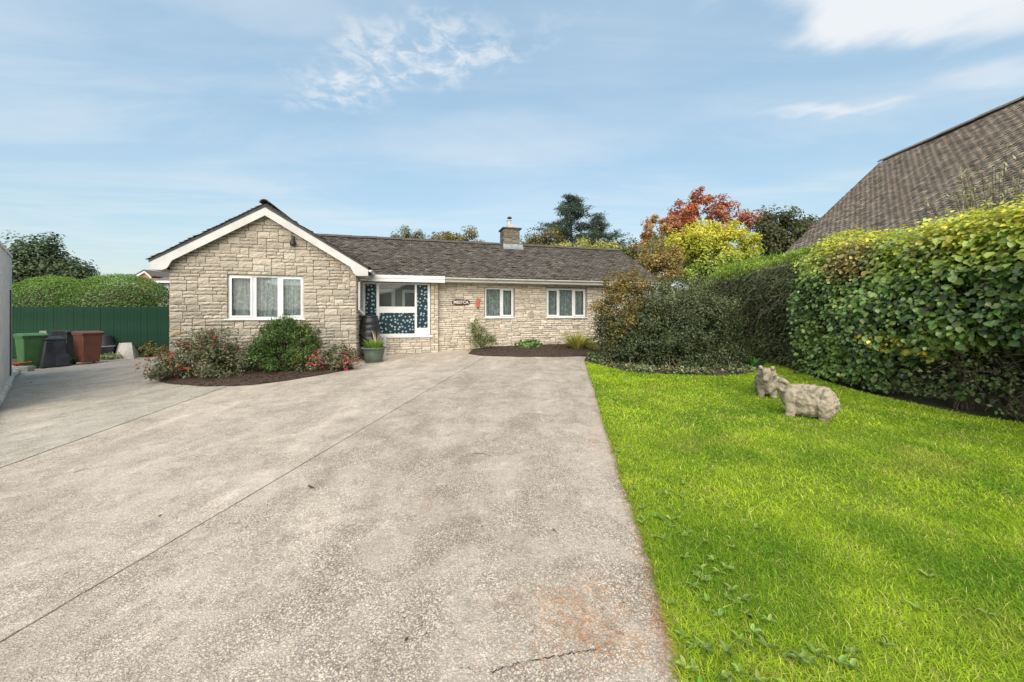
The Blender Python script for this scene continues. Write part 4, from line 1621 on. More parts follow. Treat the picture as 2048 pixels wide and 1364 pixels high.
# block and red tray near the outbuilding
q = gp(42, 744)
M['conc'] = mat('concrete_block', (.42, .40, .36), (.32, .30, .27), 10, .95, 50, .5, .004)
M['red_plastic'] = mat('red_plastic', (.45, .06, .03), (.36, .05, .03), 6, .5)
tag(MB().box(-.22, .22, -.10, .10, 0, .16).obj('concrete_block', M['conc'], None, bevel=.012, loc=(*q, gzf(*q))), 'grey concrete block on the ground beside the green bin', 'block').rotation_euler = (0, 0, R(15))
q = gp(30, 742)
e = tag(empty('red_tray', (q[0] - .1, q[1] + .05, gzf(*q) + .17), R(20)), 'small red plastic tray at the corner of the rendered wall', 'tray')
MB().taper((0, 0), (.18, .12), (.22, .15), 0, .05).obj('tray', M['red_plastic'], e, bevel=.01)
MB().tube([(.2, 0, .04), (.30, 0, .07), (.38, 0, .07)], .015, 8).obj('handle', M['red_plastic'], e)

# rendered outbuilding at the left edge
M['render'] = mat('grey_roughcast', (.78, .74, .67), (.62, .58, .52), 2.5, .95, 55, .9, .012)
A_, B_ = np.array((-9.13, 6.6)), np.array((-12.85, 9.5))
dv = unit(B_ - A_)
nv = np.array((-dv[1], dv[0]))
if nv[0] > 0:
    nv = -nv
A2 = A_ - dv * 4.6
e = tag(empty('outbuilding', (*B_, gzf(*B_)), math.atan2(dv[1], dv[0])), 'grey roughcast outbuilding wall at the left edge', 'building')
# local: x along the wall towards the far corner (ends at 0), y to the left and away = +
L_ = 5.9
sg = 1.0 if np.dot(nv, np.array((-dv[1], dv[0]))) > 0 else -1.0
w_ = MB()
ztop = 3.06
w_.add([(-L_, 0, -.3), (0, 0, -.3), (0, sg * 3, -.3), (-L_, sg * 3, -.3), (-L_, 0, 2.78), (0, 0, ztop), (0, sg * 3, ztop), (-L_, sg * 3, 2.78)],
       [(0, 3, 2, 1), (4, 5, 6, 7), (0, 1, 5, 4), (1, 2, 6, 5), (2, 3, 7, 6), (3, 0, 4, 7)])
w_.obj('wall', M['render'], e)
MB().box(-.95, .004, sg * -.006, sg * .0, -.2, ztop - .10).obj('corner_panel', M['white_paint'], e)
MB().tube([(-1.05, -.012 * sg, -.1), (-1.05, -.012 * sg, 2.2)], .014, 10).obj('downpipe', mat('brown_pipe', (.10, .075, .055), (.14, .11, .085), 9, .6), e, smooth=True)
MB().add([(-L_, -.02, 2.78), (.03, -.02, ztop), (.03, 3.05, ztop), (-L_, 3.05, 2.78), (-L_, -.02, 2.84), (.03, -.02, ztop + .06), (.03, 3.05, ztop + .06), (-L_, 3.05, 2.84)],
         [(0, 3, 2, 1), (4, 5, 6, 7), (0, 1, 5, 4), (1, 2, 6, 5), (2, 3, 7, 6), (3, 0, 4, 7)]).obj('roof_edge', M['render'], e)
# white pipe lying along the wall foot
pts = []
for px, py in ((-60, 880), (-6, 812), (12, 778), (22, 758), (34, 748)):
    g = gp(px, py)
    pts.append((g[0], g[1], gzf(*g) + .07))
e = tag(empty('drain_pipe', pts[1]), 'length of dirty white drain pipe lying along the rendered wall', 'pipe')
o3 = np.array(pts[1])
pl_ = [np.array(p) - o3 for p in pts]
M['dirty_white'] = mat('dirty_white_plastic', (.66, .62, .54), (.46, .42, .35), 5, .6)
MB().tube(pl_, .065, 12).obj('pipe', M['dirty_white'], e, smooth=True)
for k in (2, 4):
    a, b = pl_[k - 1], pl_[k]
    MB().tube([b + (a - b) * .18, b], .085, 12).obj('collar', M['dirty_white'], e, smooth=True)

# ================================================================== STONE SHEEP
M['sheep'] = mat('weathered_cast_stone', (.36, .305, .23), (.16, .14, .10), 14, .95, 45, .45, .008, lo=.42, hi=.66)


def sheep(name, loc, heading, label, scale=1.0, head_turn=0.0, up=.0):
    bm_v, bm_f = [], []
    mb = MB()

    def ball(c, r, rot=0.0):
        n, k = 14, 9
        vs, fs = [], []
        for j in range(k + 1):
            ph = math.pi * j / k
            for i in range(n):
                th = 2 * math.pi * i / n
                p = np.array((r[0] * math.sin(ph) * math.cos(th), r[1] * math.sin(ph) * math.sin(th), r[2] * math.cos(ph)))
                if rot:
                    p = np.array((p[0] * math.cos(rot) + p[2] * math.sin(rot), p[1], -p[0] * math.sin(rot) + p[2] * math.cos(rot)))
                vs.append(tuple(np.array(c) + p))
        for j in range(k):
            for i in range(n):
                fs.append((j * n + i, (j + 1) * n + i, (j + 1) * n + (i + 1) % n, j * n + (i + 1) % n))
        mb.add(vs, fs)
    ball((0, 0, .29), (.30, .185, .215))
    ball((.16, 0, .30), (.17, .165, .20))
    ball((-.19, 0, .28), (.16, .17, .215))
    ball((-.02, 0, .38), (.24, .12, .13))
    ball((.0, 0, .17), (.26, .165, .15))
    for x, y in ((.19, .09), (.19, -.09), (-.20, .095), (-.20, -.095)):
        ball((x, y, .16), (.075, .062, .16))
        ball((x + .01, y, .035), (.066, .056, .055))
    ball((-.20, .13, .20), (.12, .07, .15))
    ball((-.20, -.13, .20), (.12, .07, .15))
    ball((-.335, 0, .24), (.03, .04, .12))
    # neck and head
    ct, st = math.cos(head_turn), math.sin(head_turn)

    def hd(x, y, z):
        x -= .24
        return (.24 + x * ct - y * st, x * st + y * ct, z + up)
    ball(hd(.25, 0, .34), (.11, .115, .15), .4)
    ball(hd(.27, 0, .38), (.105, .11, .13), .4)
    ball(hd(.35, 0, .43), (.085, .074, .085))
    ball(hd(.43, 0, .375), (.06, .056, .095), -.45)
    ball(hd(.46, 0, .33), (.045, .05, .045))
    for sy in (-1, 1):
        prev = None
        for k in range(13):
            a = -.3 + 4.4 * k / 12
            rr = .092 - .0035 * k
            p = hd(.315 - rr * math.sin(a) * .95, sy * (.085 + .05 * k / 12), .425 + rr * math.cos(a))
            r = .034 - .0014 * k
            ball(p, (r, r, r))
    me = mesh_data(name, mb.v, mb.f, M['sheep'])
    o = link(name, me)
    md = o.modifiers.new('remesh', 'REMESH')
    md.mode = 'VOXEL'
    md.voxel_size = .009
    sm = o.modifiers.new('smooth', 'SMOOTH')
    sm.iterations = 2
    bpy.context.view_layer.update()
    ev = o.evaluated_get(bpy.context.evaluated_depsgraph_get())
    m2 = bpy.data.meshes.new_from_object(ev)
    o.modifiers.clear()
    o.data = m2
    n = len(m2.vertices)
    co_ = np.zeros(n * 3, np.float32)
    m2.vertices.foreach_get('co', co_)
    co_ = co_.reshape(-1, 3)
    no = np.zeros(n * 3, np.float32)
    m2.vertices.foreach_get('normal', no)
    no = no.reshape(-1, 3)
    # curly fleece: round lumps all over the body
    r2 = np.random.default_rng(5)
    src = co_[r2.choice(n, 420, replace=False)]
    src = src[(src[:, 0] < .22) & (src[:, 2] > .10)]
    dist = np.full(n, 9.0)
    for p in src:
        dist = np.minimum(dist, np.linalg.norm(co_ - p, axis=1))
    body = np.clip((.22 - co_[:, 0]) / .05, 0, 1) * np.clip((co_[:, 2] - .08) / .06, 0, 1)
    lump = np.clip(1 - (dist / .030) ** 2, 0, 1) * .013 - .004
    curl = np.sin(dist * 330) * .0025
    fine_ = np.array([mnoise.noise(tuple(p * 28)) for p in co_]) * .002
    co_ = co_ + no * ((lump + curl) * body + fine_)[:, None]
    co_[:, 2] = np.maximum(co_[:, 2], -.02)
    m2.vertices.foreach_set('co', (co_ * scale).astype(np.float32).ravel())
    m2.polygons.foreach_set('use_smooth', np.ones(len(m2.polygons), bool))
    m2.update()
    o.location = (*loc, gzf(*loc) - .005)
    o.rotation_euler = (0, 0, heading)
    tag(o, label, 'statue', 'stone sheep on the lawn')
    return o


sheep('sheep_statue', gp(1614, 836), R(141), 'stone sheep statue seen side on, larger and nearer on the lawn', .87, R(14), .035)
sheep('sheep_statue', gp(1534, 792), R(236), 'stone sheep statue facing the drive, farther back on the lawn', .88, R(-6), .05)

# ================================================================== THE HEDGE ON THE RIGHT
CORE_DARK = M['twig']


def prof_fn(ys, v, kind):
    """front profile of the hedge: v 0 at the foot, 1 at the back of the top"""
    if kind == 'leaf':
        px_ = np.array([6.14, 6.06, 5.93, 5.84, 5.86, 6.00, 6.28, 6.75, 7.4])
        pz_ = np.array([.02, .32, .80, 1.35, 1.90, 2.35, 2.66, 2.80, 2.78])
    else:
        px_ = np.array([6.22, 6.20, 6.16, 6.10, 6.06, 6.12, 6.35, 6.80, 7.4])
        pz_ = np.array([.05, .35, .80, 1.32, 1.86, 2.36, 2.72, 2.84, 2.80])
    vv = np.linspace(0, 1, len(px_))
    x = np.interp(v, vv, px_)
    z = np.interp(v, vv, pz_)
    return x, z


def hedge_surface(ys, vs, kind, y0, y1, inset=0.0):
    e = .01
    x, z = prof_fn(ys, vs, kind)
    xa, za = prof_fn(ys, np.clip(vs + e, 0, 1), kind)
    xb, zb = prof_fn(ys, np.clip(vs - e, 0, 1), kind)
    tx, tz = xa - xb, za - zb
    ln = np.hypot(tx, tz) + 1e-9
    nx, nz = -tz / ln, tx / ln
    bump = np.array([mnoise.fractal((y * .75, v_ * 3.2, 3.3 if kind == 'leaf' else 8.1), 1.0, 2.0, 3) for y, v_ in zip(ys, vs)])
    dsp = bump * .24 - inset
    # rounded far end
    endr = np.clip((y1 - ys) / .55, 0, 1)
    dsp = dsp - (1 - np.sqrt(np.maximum(0, 1 - (1 - endr) ** 2))) * .55
    if kind == 'leaf':
        # the foot is hollow near the camera
        und = np.clip((6.0 - ys) / 1.3, 0, 1) * np.clip((1.0 - z) / .45, 0, 1)
        dsp = dsp - und * .62
    else:
        z = z - .10 * np.clip(ys - 8.4, 0, 5)
    g = gz(x, ys)
    return np.column_stack((x + nx * dsp, ys, np.maximum(z + nz * dsp, .01) + g - .0)), np.column_stack((nx, -(1 - endr) * -1.0, nz)), bump


def hedge_core(kind, y0, y1, parent, inset=.30):
    ny, nv_ = 40, 16
    Y, Vv = np.meshgrid(np.linspace(y0, y1, ny), np.linspace(0, 1, nv_))
    Pn, _, _ = hedge_surface(Y.ravel(), Vv.ravel(), kind, y0, y1, inset)
    Fq = np.array([(j * ny + i, j * ny + i + 1, (j + 1) * ny + i + 1, (j + 1) * ny + i) for j in range(nv_ - 1) for i in range(ny - 1)])
    return link('dark_core', mesh_data('dark_core', Pn, Fq, CORE_DARK), parent)  # solid hull for the twigs, its dark colour standing in for inner shade


LY0, LY1 = 2.6, 8.15
e = tag(empty('leafy_hedge', (0, 0, 0)), 'tall hedge of large rounded leaves along the right of the lawn', 'hedge')
hedge_core('leaf', LY0, LY1, e, .34)
n = 44000
ys = LY0 + (LY1 - LY0) * rng.random(n) ** 1.12
vs = rng.random(n) ** .92 * .92
C, N, bump = hedge_surface(ys, vs, 'leaf', LY0, LY1)
depth = rng.random(n) ** 1.6 * .30
C = C - unit(N) * depth[:, None] + rng.normal(0, .03, (n, 3))
C = C + unit(N) * (rng.random(n) < .06)[:, None] * .10
zrel = C[:, 2] - gz(C[:, 0], C[:, 1])
hollow = (zrel < .30 + .55 * np.clip((6.1 - C[:, 1]) / .9, 0, 1)) & (C[:, 1] < 6.1)
keep = (~hollow | (rng.random(n) < .10)) & (zrel > .03)
# big dark gaps where the light falls in
gapn = np.array([mnoise.noise((y * 2.6, v_ * 11, 1.7)) for y, v_ in zip(ys, vs)])
keep &= ~((gapn > .30) & (rng.random(n) < .8))
C, N, ys, vs, zrel, bump = C[keep], N[keep], ys[keep], vs[keep], zrel[keep], bump[keep]
n = len(C)


def hedge_cols(C, zrel, ys):
    n = len(C)
    col = pal([(.050, .090, .022), (.065, .115, .028), (.085, .135, .032), (.030, .055, .018), (.13, .17, .055), (.09, .11, .05)], n, .38)
    pn = np.array([mnoise.noise((y * 1.1, z * 1.6, 9.2)) for y, z in zip(ys, zrel)])
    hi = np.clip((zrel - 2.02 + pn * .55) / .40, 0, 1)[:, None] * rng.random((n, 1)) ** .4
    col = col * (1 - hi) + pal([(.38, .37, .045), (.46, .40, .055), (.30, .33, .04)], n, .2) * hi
    br = (np.exp(-((ys - 6.55) / .75) ** 2 - ((zrel - 2.25) / .38) ** 2) > .35 + .4 * rng.random(n))[:, None]
    col = np.where(br, pal([(.19, .14, .05), (.15, .12, .04), (.23, .17, .07), (.10, .11, .035)], n, .28), col)
    lt = np.clip((pn - .12) / .3, 0, 1)[:, None] * .6
    col = col * (1 - lt) + pal([(.13, .20, .05), (.17, .22, .05)], n, .2) * lt
    d1_ = np.abs((zrel - .92) + (6.05 - ys) * .38 - .05 * np.sin(ys * 9))
    yl = (d1_ < .11 + .05 * rng.random(n)) & (ys > 5.35) & (ys < 6.2) & (rng.random(n) < .5)
    col = np.where(yl[:, None], pal([(.42, .32, .04), (.46, .38, .09), (.36, .27, .03), (.25, .24, .05)], n, .2), col)
    return col


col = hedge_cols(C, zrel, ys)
T = np.column_stack((-np.ones(n) * .35, np.zeros(n), -np.ones(n) * .8)) + rng.normal(0, .45, (n, 3))
NN = unit(N) * .75 + np.array((0, -.15, .6)) + rng.normal(0, .42, (n, 3))
size = (.066 * np.exp(rng.normal(0, .28, n))).clip(.03, .12) * (1 + .12 * np.clip((5.6 - ys) / 1.5, 0, 1)) * np.where(zrel > 2.4, .72, 1.0) * np.where(ys > 6.6, .82, 1)
# the 300 leaves that show largest are single objects
dcam = np.linalg.norm(C - np.array((0, 0, 1.5)), axis=1)
inview = (np.abs(C[:, 0]) < C[:, 1] * 1.38) & (np.abs(C[:, 2] - 1.5) < C[:, 1])
order = np.argsort(np.where(inview & (vs < .75), dcam / size, 1e9))
one = order[:300]
mask = np.ones(n, bool)
mask[one] = False
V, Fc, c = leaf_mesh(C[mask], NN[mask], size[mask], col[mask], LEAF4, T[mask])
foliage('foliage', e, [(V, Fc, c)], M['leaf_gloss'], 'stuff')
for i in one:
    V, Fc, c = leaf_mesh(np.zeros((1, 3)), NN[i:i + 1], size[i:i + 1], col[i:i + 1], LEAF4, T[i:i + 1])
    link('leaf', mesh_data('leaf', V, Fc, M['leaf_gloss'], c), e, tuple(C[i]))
# stems in the hollow foot
mb = MB()
for k in range(46):
    y = random.uniform(3.4, 7.6)
    x = random.uniform(6.45, 6.95)
    g = gzf(x, y)
    mb.tube([(x, y, g - .05), (x - random.uniform(0, .15), y + random.uniform(-.2, .2), g + .5), (x - random.uniform(.1, .5), y + random.uniform(-.4, .4), g + 1.1)], [.022, .016, .008], 5)
for k in range(160):
    y = random.uniform(3.6, 6.0)
    p = Vector((random.uniform(6.05, 6.6), y, gzf(6.2, y) + random.uniform(.1, .9)))
    q_ = p + Vector((random.uniform(-.3, .1), random.uniform(-.25, .25), random.uniform(-.25, .15)))
    mb.tube([p, (p + q_) / 2 + Vector((0, 0, .02)), q_], [.005, .004, .002], 4)
mb.obj('stems', M['bark'], e)
# small feathery growth at the foot near the camera
n = 2600
y = rng.uniform(3.7, 6.0, n)
C = np.column_stack((rng.normal(6.25, .16, n), y, gz(6.2 + 0 * y, y) + rng.random(n) ** 1.5 * .75 + .1))
cl_ = np.array([mnoise.noise((a * 3, b * 4, 2.2)) for a, b in zip(C[:, 1], C[:, 2])])
C = C[cl_ > .02]
n = len(C)
foliage('low_shoots', e, [leaf_mesh(C, rng.normal(0, 1, (n, 3)) + np.array((-.5, -.3, .6)), rng.uniform(.03, .06, n), pal([(.05, .08, .025), (.08, .11, .035), (.10, .11, .05)], n), LEAF2)], M['leaf'], 'stuff')

# farther, finer part of the hedge
CY0, CY1 = 7.7, 12.4
e = tag(empty('conifer_hedge', (0, 0, 0)), 'fine twigged conifer hedge with bright green top beyond the leafy hedge', 'hedge')
hedge_core('fine', CY0, CY1, e, .22)
n = 38000
ys = rng.uniform(CY0, CY1, n)
vs = rng.random(n) * .95
C, N, bump = hedge_surface(ys, vs, 'fine', CY0, CY1)
C = C - unit(N) * (rng.random(n) ** 1.5 * .25)[:, None] + rng.normal(0, .035, (n, 3))
zrel = C[:, 2] - gz(C[:, 0], C[:, 1])
keep = zrel > .30 - .3 * rng.random(n)
C, N, ys, vs, zrel = C[keep], N[keep], ys[keep], vs[keep], zrel[keep]
n = len(C)
col = pal([(.065, .085, .035), (.085, .095, .045), (.05, .065, .03), (.13, .125, .065), (.085, .12, .035), (.11, .11, .055)], n, .35)
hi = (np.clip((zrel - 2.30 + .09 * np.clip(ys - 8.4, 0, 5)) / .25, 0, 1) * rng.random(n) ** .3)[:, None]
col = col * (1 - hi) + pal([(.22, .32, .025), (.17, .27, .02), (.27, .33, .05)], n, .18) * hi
T = np.column_stack((-.5 * np.ones(n), .6 * np.ones(n), -.55 * np.ones(n))) + rng.normal(0, .9, (n, 3))
up_ = (hi[:, 0] > .4)
T[up_] = np.array((-.15, 0, 1.0)) + rng.normal(0, .3, (up_.sum(), 3))
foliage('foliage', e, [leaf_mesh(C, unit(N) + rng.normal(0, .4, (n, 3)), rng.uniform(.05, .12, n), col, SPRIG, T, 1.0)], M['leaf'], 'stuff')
mb = MB()
for k in range(64):
    y = random.uniform(7.9, 11.0)
    v_ = random.uniform(.35, .7)
    p, nn_, _ = hedge_surface(np.array([y]), np.array([v_]), 'fine', CY0, CY1)
    p = Vector(p[0]) + Vector((-.02, 0, 0))
    q_ = p + Vector((random.uniform(-.22, -.02), random.uniform(.15, .55), random.uniform(-.55, -.25)))
    mb.tube([p, (p + q_) / 2 + Vector((-.05, 0, .06)), q_], [.006, .005, .002], 4)
mb.obj('drooping_twigs', mat('pale_twig', (.20, .18, .13), (.13, .115, .08), 9, .9), e)

# wispy shrub rising behind the hedge
q = np.array((8.1, 6.2))
e = tag(empty('wispy_shrub', (*q, gzf(*q))), 'pale feathery stems rising above the leafy hedge before the tiled roof', 'shrub')
mb = MB()
parts = []
for k in range(60):
    a, h = random.uniform(0, 6.28), random.uniform(3.2, 4.25)
    rr = random.uniform(.1, 1.15)
    tip = Vector((rr * math.cos(a) * 1.1, rr * math.sin(a), h * (1 - .25 * rr)))
    mid_ = Vector((tip.x * .35, tip.y * .35, tip.z * .6))
    mb.tube([(tip.x * .15, tip.y * .15, 0), mid_, tip], [.012, .008, .003], 5)
    n = 46
    f = rng.uniform(.45, 1.02, n)
    Cc = np.array(mid_) * (1 - (f - .45) / .55)[:, None] + np.array(tip) * ((f - .45) / .55)[:, None] + rng.normal(0, .05, (n, 3))
    parts.append(leaf_mesh(Cc, rng.normal(0, 1, (n, 3)), rng.uniform(.05, .12, n), pal([(.24, .24, .13), (.19, .20, .10), (.30, .28, .18)], n, .2), SPRIG, np.array((0, 0, .8)) + rng.normal(0, .6, (n, 3)), .6))
mb.obj('stems', M['bark'], e)
foliage('foliage', e, parts, M['leaf'])
# ================================================================== BIG SHRUBS BESIDE THE LAWN
def rust_top(C, col, ctr, rad):
    k = np.clip((C[:, 2] - ctr[2] + (-(C[:, 0] - ctr[0])) * .50 - .02) / .55, 0, 1)[:, None] * rng.random((len(C), 1)) ** .4
    return col * (1 - k) + pal([(.22, .12, .025), (.17, .11, .025), (.27, .17, .03), (.13, .12, .03)], len(C), .22) * k


DARKS = [(.036, .052, .019), (.050, .068, .026), (.028, .040, .016), (.080, .098, .045), (.058, .068, .032)]
b = gp(1265, 735)
b = np.array((b[0], b[1] + .5))
gb_ = gzf(*b)
plant('rusty_shrub', (*b, gb_), 'rounded shrub turning rusty orange on top beside the house wall', 'shrub',
      [((b[0] + .02, b[1] + .1, gb_ + 1.22), (.88, .8, 1.08)), ((b[0] + .25, b[1] - .25, gb_ + .75), (.75, .6, .75))], DARKS, 24000, .056, 210, .14, .06, .3, colfn=rust_top, shell=.3, limbn=16, lump=.08)
b = gp(1375, 742)
b = np.array((b[0], b[1] + .7))
gb_ = gzf(*b)


def olive_top(C, col, ctr, rad):
    k = np.clip((C[:, 2] - ctr[2] - .15) / .7, 0, 1)[:, None] * rng.random((len(C), 1)) ** .5
    return col * (1 - k) + pal([(.13, .14, .07), (.10, .12, .05), (.16, .15, .08)], len(C), .2) * k


plant('dark_shrub', (*b, gb_), 'large dark green small leaved shrub at the far end of the lawn', 'shrub',
      [((b[0], b[1], gb_ + .95), (1.25, 1.0, 1.0)), ((b[0] + .75, b[1] + .1, gb_ + .92), (.9, .8, .85)), ((b[0] - .55, b[1] + .1, gb_ + .85), (.75, .8, .85)),
       ((b[0] + .35, b[1] + .5, gb_ + 1.35), (1.2, .8, .85)), ((b[0] + .9, b[1] - .1, gb_ + .35), (.85, .6, .35)), ((b[0] + .1, b[1] - .15, gb_ + .3), (1.0, .7, .32))], DARKS, 46000, .054, 360, .15, .07, .3, colfn=olive_top, shell=.3, limbn=22, lump=.09)

# ivy and low leaves along the back of the lawn
parts = []
bp2 = [gp(*p) for p in [(1172, 722)] + back_px[1:-1] + [(1512, 742)]]
for a, b in zip(bp2, bp2[1:]):
    L = np.linalg.norm(b - a)
    n = int(L * 620)
    f = rng.random((n, 1))
    base = a + (b - a) * f
    off = rng.random((n, 1)) ** 1.3 * .75
    nrm = np.array((-(b - a)[1], (b - a)[0])) / L
    if nrm[1] < 0:
        nrm = -nrm
    xy = base + nrm * off + rng.normal(0, .03, (n, 2))
    cl_ = np.array([mnoise.noise((x * 3.1, y * 3.1, 6)) for x, y in xy])
    k = cl_ > -.28
    xy, cl_ = xy[k], cl_[k]
    n = len(xy)
    z = gz(xy[:, 0], xy[:, 1]) + .02 + rng.random(n) * (.06 + .14 * np.clip(cl_ + .3, 0, 1))
    C = np.column_stack((xy, z))
    N = np.array((0, -.3, 1.0)) + rng.normal(0, .45, (n, 3))
    parts.append(leaf_mesh(C, N, rng.uniform(.035, .07, n), pal([(.055, .085, .035), (.09, .125, .055), (.04, .06, .025), (.15, .17, .09), (.13, .10, .05)], n, .25), LEAF4, None, .85))
V, Fc, c = join(parts)
tag(link('ivy', mesh_data('ivy', V, Fc, M['leaf_gloss'], c)), 'low ivy creeping along the back edge of the lawn', 'ivy', kind='stuff')
# dead stalks in the ivy
mb = MB()
for k in range(26):
    a = gp(random.uniform(1230, 1500), 745)
    p = Vector((a[0], a[1] + random.uniform(0, .4), gzf(*a)))
    mb.tube([p, p + Vector((random.uniform(-.2, .2), random.uniform(-.1, .1), random.uniform(.12, .4)))], [.006, .003], 4)
tag(mb.obj('dead_stalks', mat('dry_stalk', (.30, .24, .17), (.20, .16, .11), 12, .9)), 'dry brown stalks standing in the ivy', 'stalks', kind='stuff')
q = gp(1508, 735)
e = tag(empty('fern', (*q, gzf(*q))), 'small bright green fern at the corner of the lawn under the hedge', 'plant')
V, Fc, c = arcs((0, 0, 0), 70, .34, .9, [(.05, .15, .03), (.07, .20, .04), (.04, .10, .03)], .05, .9, .1)
link('foliage', mesh_data('foliage', V, Fc, M['leaf'], c), e)

# ================================================================== FLOWER BEDS
def flowers(e, n, ctr, rad, cols, size):
    d = unit(rng.normal(size=(n, 3)))
    d[:, 1] = -np.abs(d[:, 1])
    C = np.array(ctr) + d * np.array(rad) * rng.uniform(.75, 1.08, (n, 1))
    C[:, 2] = np.maximum(C[:, 2], .05)
    parts = []
    col = pal(cols, n, .2)
    for k in range(3):
        parts.append(leaf_mesh(C + rng.normal(0, size * .25, C.shape), rng.normal(size=(n, 3)) + np.array((0, -.6, .3)), size * rng.uniform(.6, 1.2, n), col, LEAF4,
                               np.array((0, 0, -1.0)) + rng.normal(0, .5, (n, 3)), .8))
    return foliage('flowers', e, parts, M['petal'], 'stuff')


FUCH = [(.065, .085, .04), (.09, .11, .055), (.045, .055, .03), (.13, .13, .07), (.10, .075, .045)]
REDS = [(.42, .07, .06), (.50, .12, .10), (.36, .05, .08), (.48, .16, .10)]
b = gp(405, 757)
g = gzf(*b)
fe = plant('fuchsia_bush', (*b, g + .05), 'sprawling bush with small red flowers at the left of the curved bed', 'shrub',
           [((b[0] + .05, b[1] + .1, g + .52), (.85, .55, .52)), ((b[0] - .62, b[1] - .05, g + .33), (.52, .45, .32)), ((b[0] + .5, b[1] - .1, g + .40), (.55, .5, .38)),
            ((b[0] - .1, b[1] + .3, g + .75), (.6, .4, .36), [(.12, .13, .07), (.15, .13, .08), (.09, .10, .05)])], FUCH, 8500, .062, 110, .13, .025, .1, shell=.3, limbn=30, m_='leaf', lump=.25)
flowers(fe, 26, (-.62, -.15, .32), (.55, .45, .3), REDS, .05)
flowers(fe, 34, (.05, 0, .50), (.85, .6, .50), REDS, .05)
flowers(fe, 16, (-.25, -.2, .45), (.5, .4, .22), [(.50, .16, .05), (.55, .20, .08)], .06)
b = gp(562, 748)
b = np.array((b[0], b[1] + .1))
g = gzf(*b)
plant('round_conifer', (*b, g + .04), 'dense round green conifer bush in front of the gable window', 'shrub',
      [((b[0], b[1], g + .66), (.64, .55, .60)), ((b[0] + .02, b[1], g + 1.02), (.40, .36, .34)), ((b[0] + .45, b[1] + .02, g + .68), (.34, .36, .56)),
       ((b[0] - .40, b[1] - .02, g + .46), (.42, .42, .34))], [(.034, .07, .014), (.048, .092, .018), (.068, .118, .023), (.025, .048, .012)], 24000, .066, 260, .085, .06, .2,
      shell=.45, tmpl=SPRIG, Tdir='out', limbn=16, flat=.9, lump=.08,
      colfn=lambda C, col, ctr, rad: np.where((C[:, 0:1] > .38) & (rng.random((len(C), 1)) < .25), pal([(.13, .13, .03), (.10, .12, .025)], len(C)), col))
b = gp(676, 741)
g = gzf(*b)
fe = plant('fuchsia_bush', (*b, g + .03), 'small bush with pink red flowers beside the green pot', 'shrub',
           [((b[0], b[1], g + .32), (.36, .3, .30)), ((b[0] + .22, b[1], g + .28), (.25, .25, .22))], FUCH, 2200, .055, 40, .09, .015, .06, shell=.25, limbn=12)
flowers(fe, 22, (.28, 0, .26), (.26, .25, .24), [(.55, .09, .14), (.50, .07, .10)], .055)
flowers(fe, 8, (0, 0, .32), (.36, .3, .3), REDS, .05)
b = gp(630, 746)
g = gzf(*b)
fe = plant('fuchsia_bush', (*b, g + .03), 'thin stems with coral red flowers at the foot of the round conifer', 'shrub',
           [((b[0], b[1], g + .26), (.22, .2, .24)), ((b[0] - .22, b[1] - .05, g + .2), (.26, .2, .2))], FUCH, 900, .05, 22, .07, .012, .05, shell=.25, limbn=10)
flowers(fe, 30, (.05, 0, .26), (.2, .2, .25), [(.55, .13, .10), (.50, .10, .08)], .055)

# plants along the long wall
b = gp(962, 703)
g = gzf(*b)
plant('olive_shrub', (*b, g + .05), 'loose grey green shrub growing against the wall below the name board', 'shrub',
      [((b[0], b[1] + .02, g + .45), (.34, .28, .42)), ((b[0] - .2, b[1], g + .75), (.20, .2, .25)), ((b[0] + .22, b[1], g + .3), (.3, .25, .25))],
      [(.14, .16, .06), (.10, .12, .05), (.19, .19, .08), (.07, .08, .03)], 2600, .06, 55, .10, .018, .08, shell=.25, limbn=16, tmpl=SPRIG, Tdir='up', width=1.3)
b = gp(1056, 699)
g = gzf(*b)
plant('leafy_plant', (*b, g + .06), 'low broad leaved green plant in the bed under the wall', 'plant',
      [((b[0], b[1], g + .14), (.38, .3, .13))], [(.10, .17, .05), (.14, .21, .08), (.07, .12, .04)], 420, .12, 26, .08, .01, .04, shell=.2, tmpl=LEAF4, limbn=8)
for px, py, n, L, lab in ((1155, 702, 280, .95, 'clump of arching yellow green strap leaves by the downpipe'), (1188, 703, 90, .5, 'smaller clump of yellowing strap leaves tucked against the rusty shrub')):
    b = gp(px, py)
    e = tag(empty('strap_leaved_plant', (*b, gzf(*b) + .05)), lab, 'plant')
    V, Fc, c = arcs((0, 0, 0), n, L, 1.15, [(.24, .24, .05), (.32, .29, .07), (.16, .19, .04), (.38, .32, .10)], .022, 1.0, .16)
    link('foliage', mesh_data('foliage', V, Fc, M['leaf'], c), e)
for px, py, w_, lab in ((1200, 722, .35, 'low leafy weeds at the corner of the lawn and the drive'),):
    b = gp(px, py)
    g = gzf(*b)
    plant('leafy_weed', (*b, g), lab, 'plant', [((b[0], b[1], g + .08), (w_, .25, .10)), ((b[0] + .45, b[1] - .15, g + .07), (.35, .2, .09))],
          [(.12, .17, .06), (.16, .20, .08), (.09, .12, .04)], 700, .065, 34, .06, .008, .03, shell=.2, tmpl=LEAF4, limbn=6)

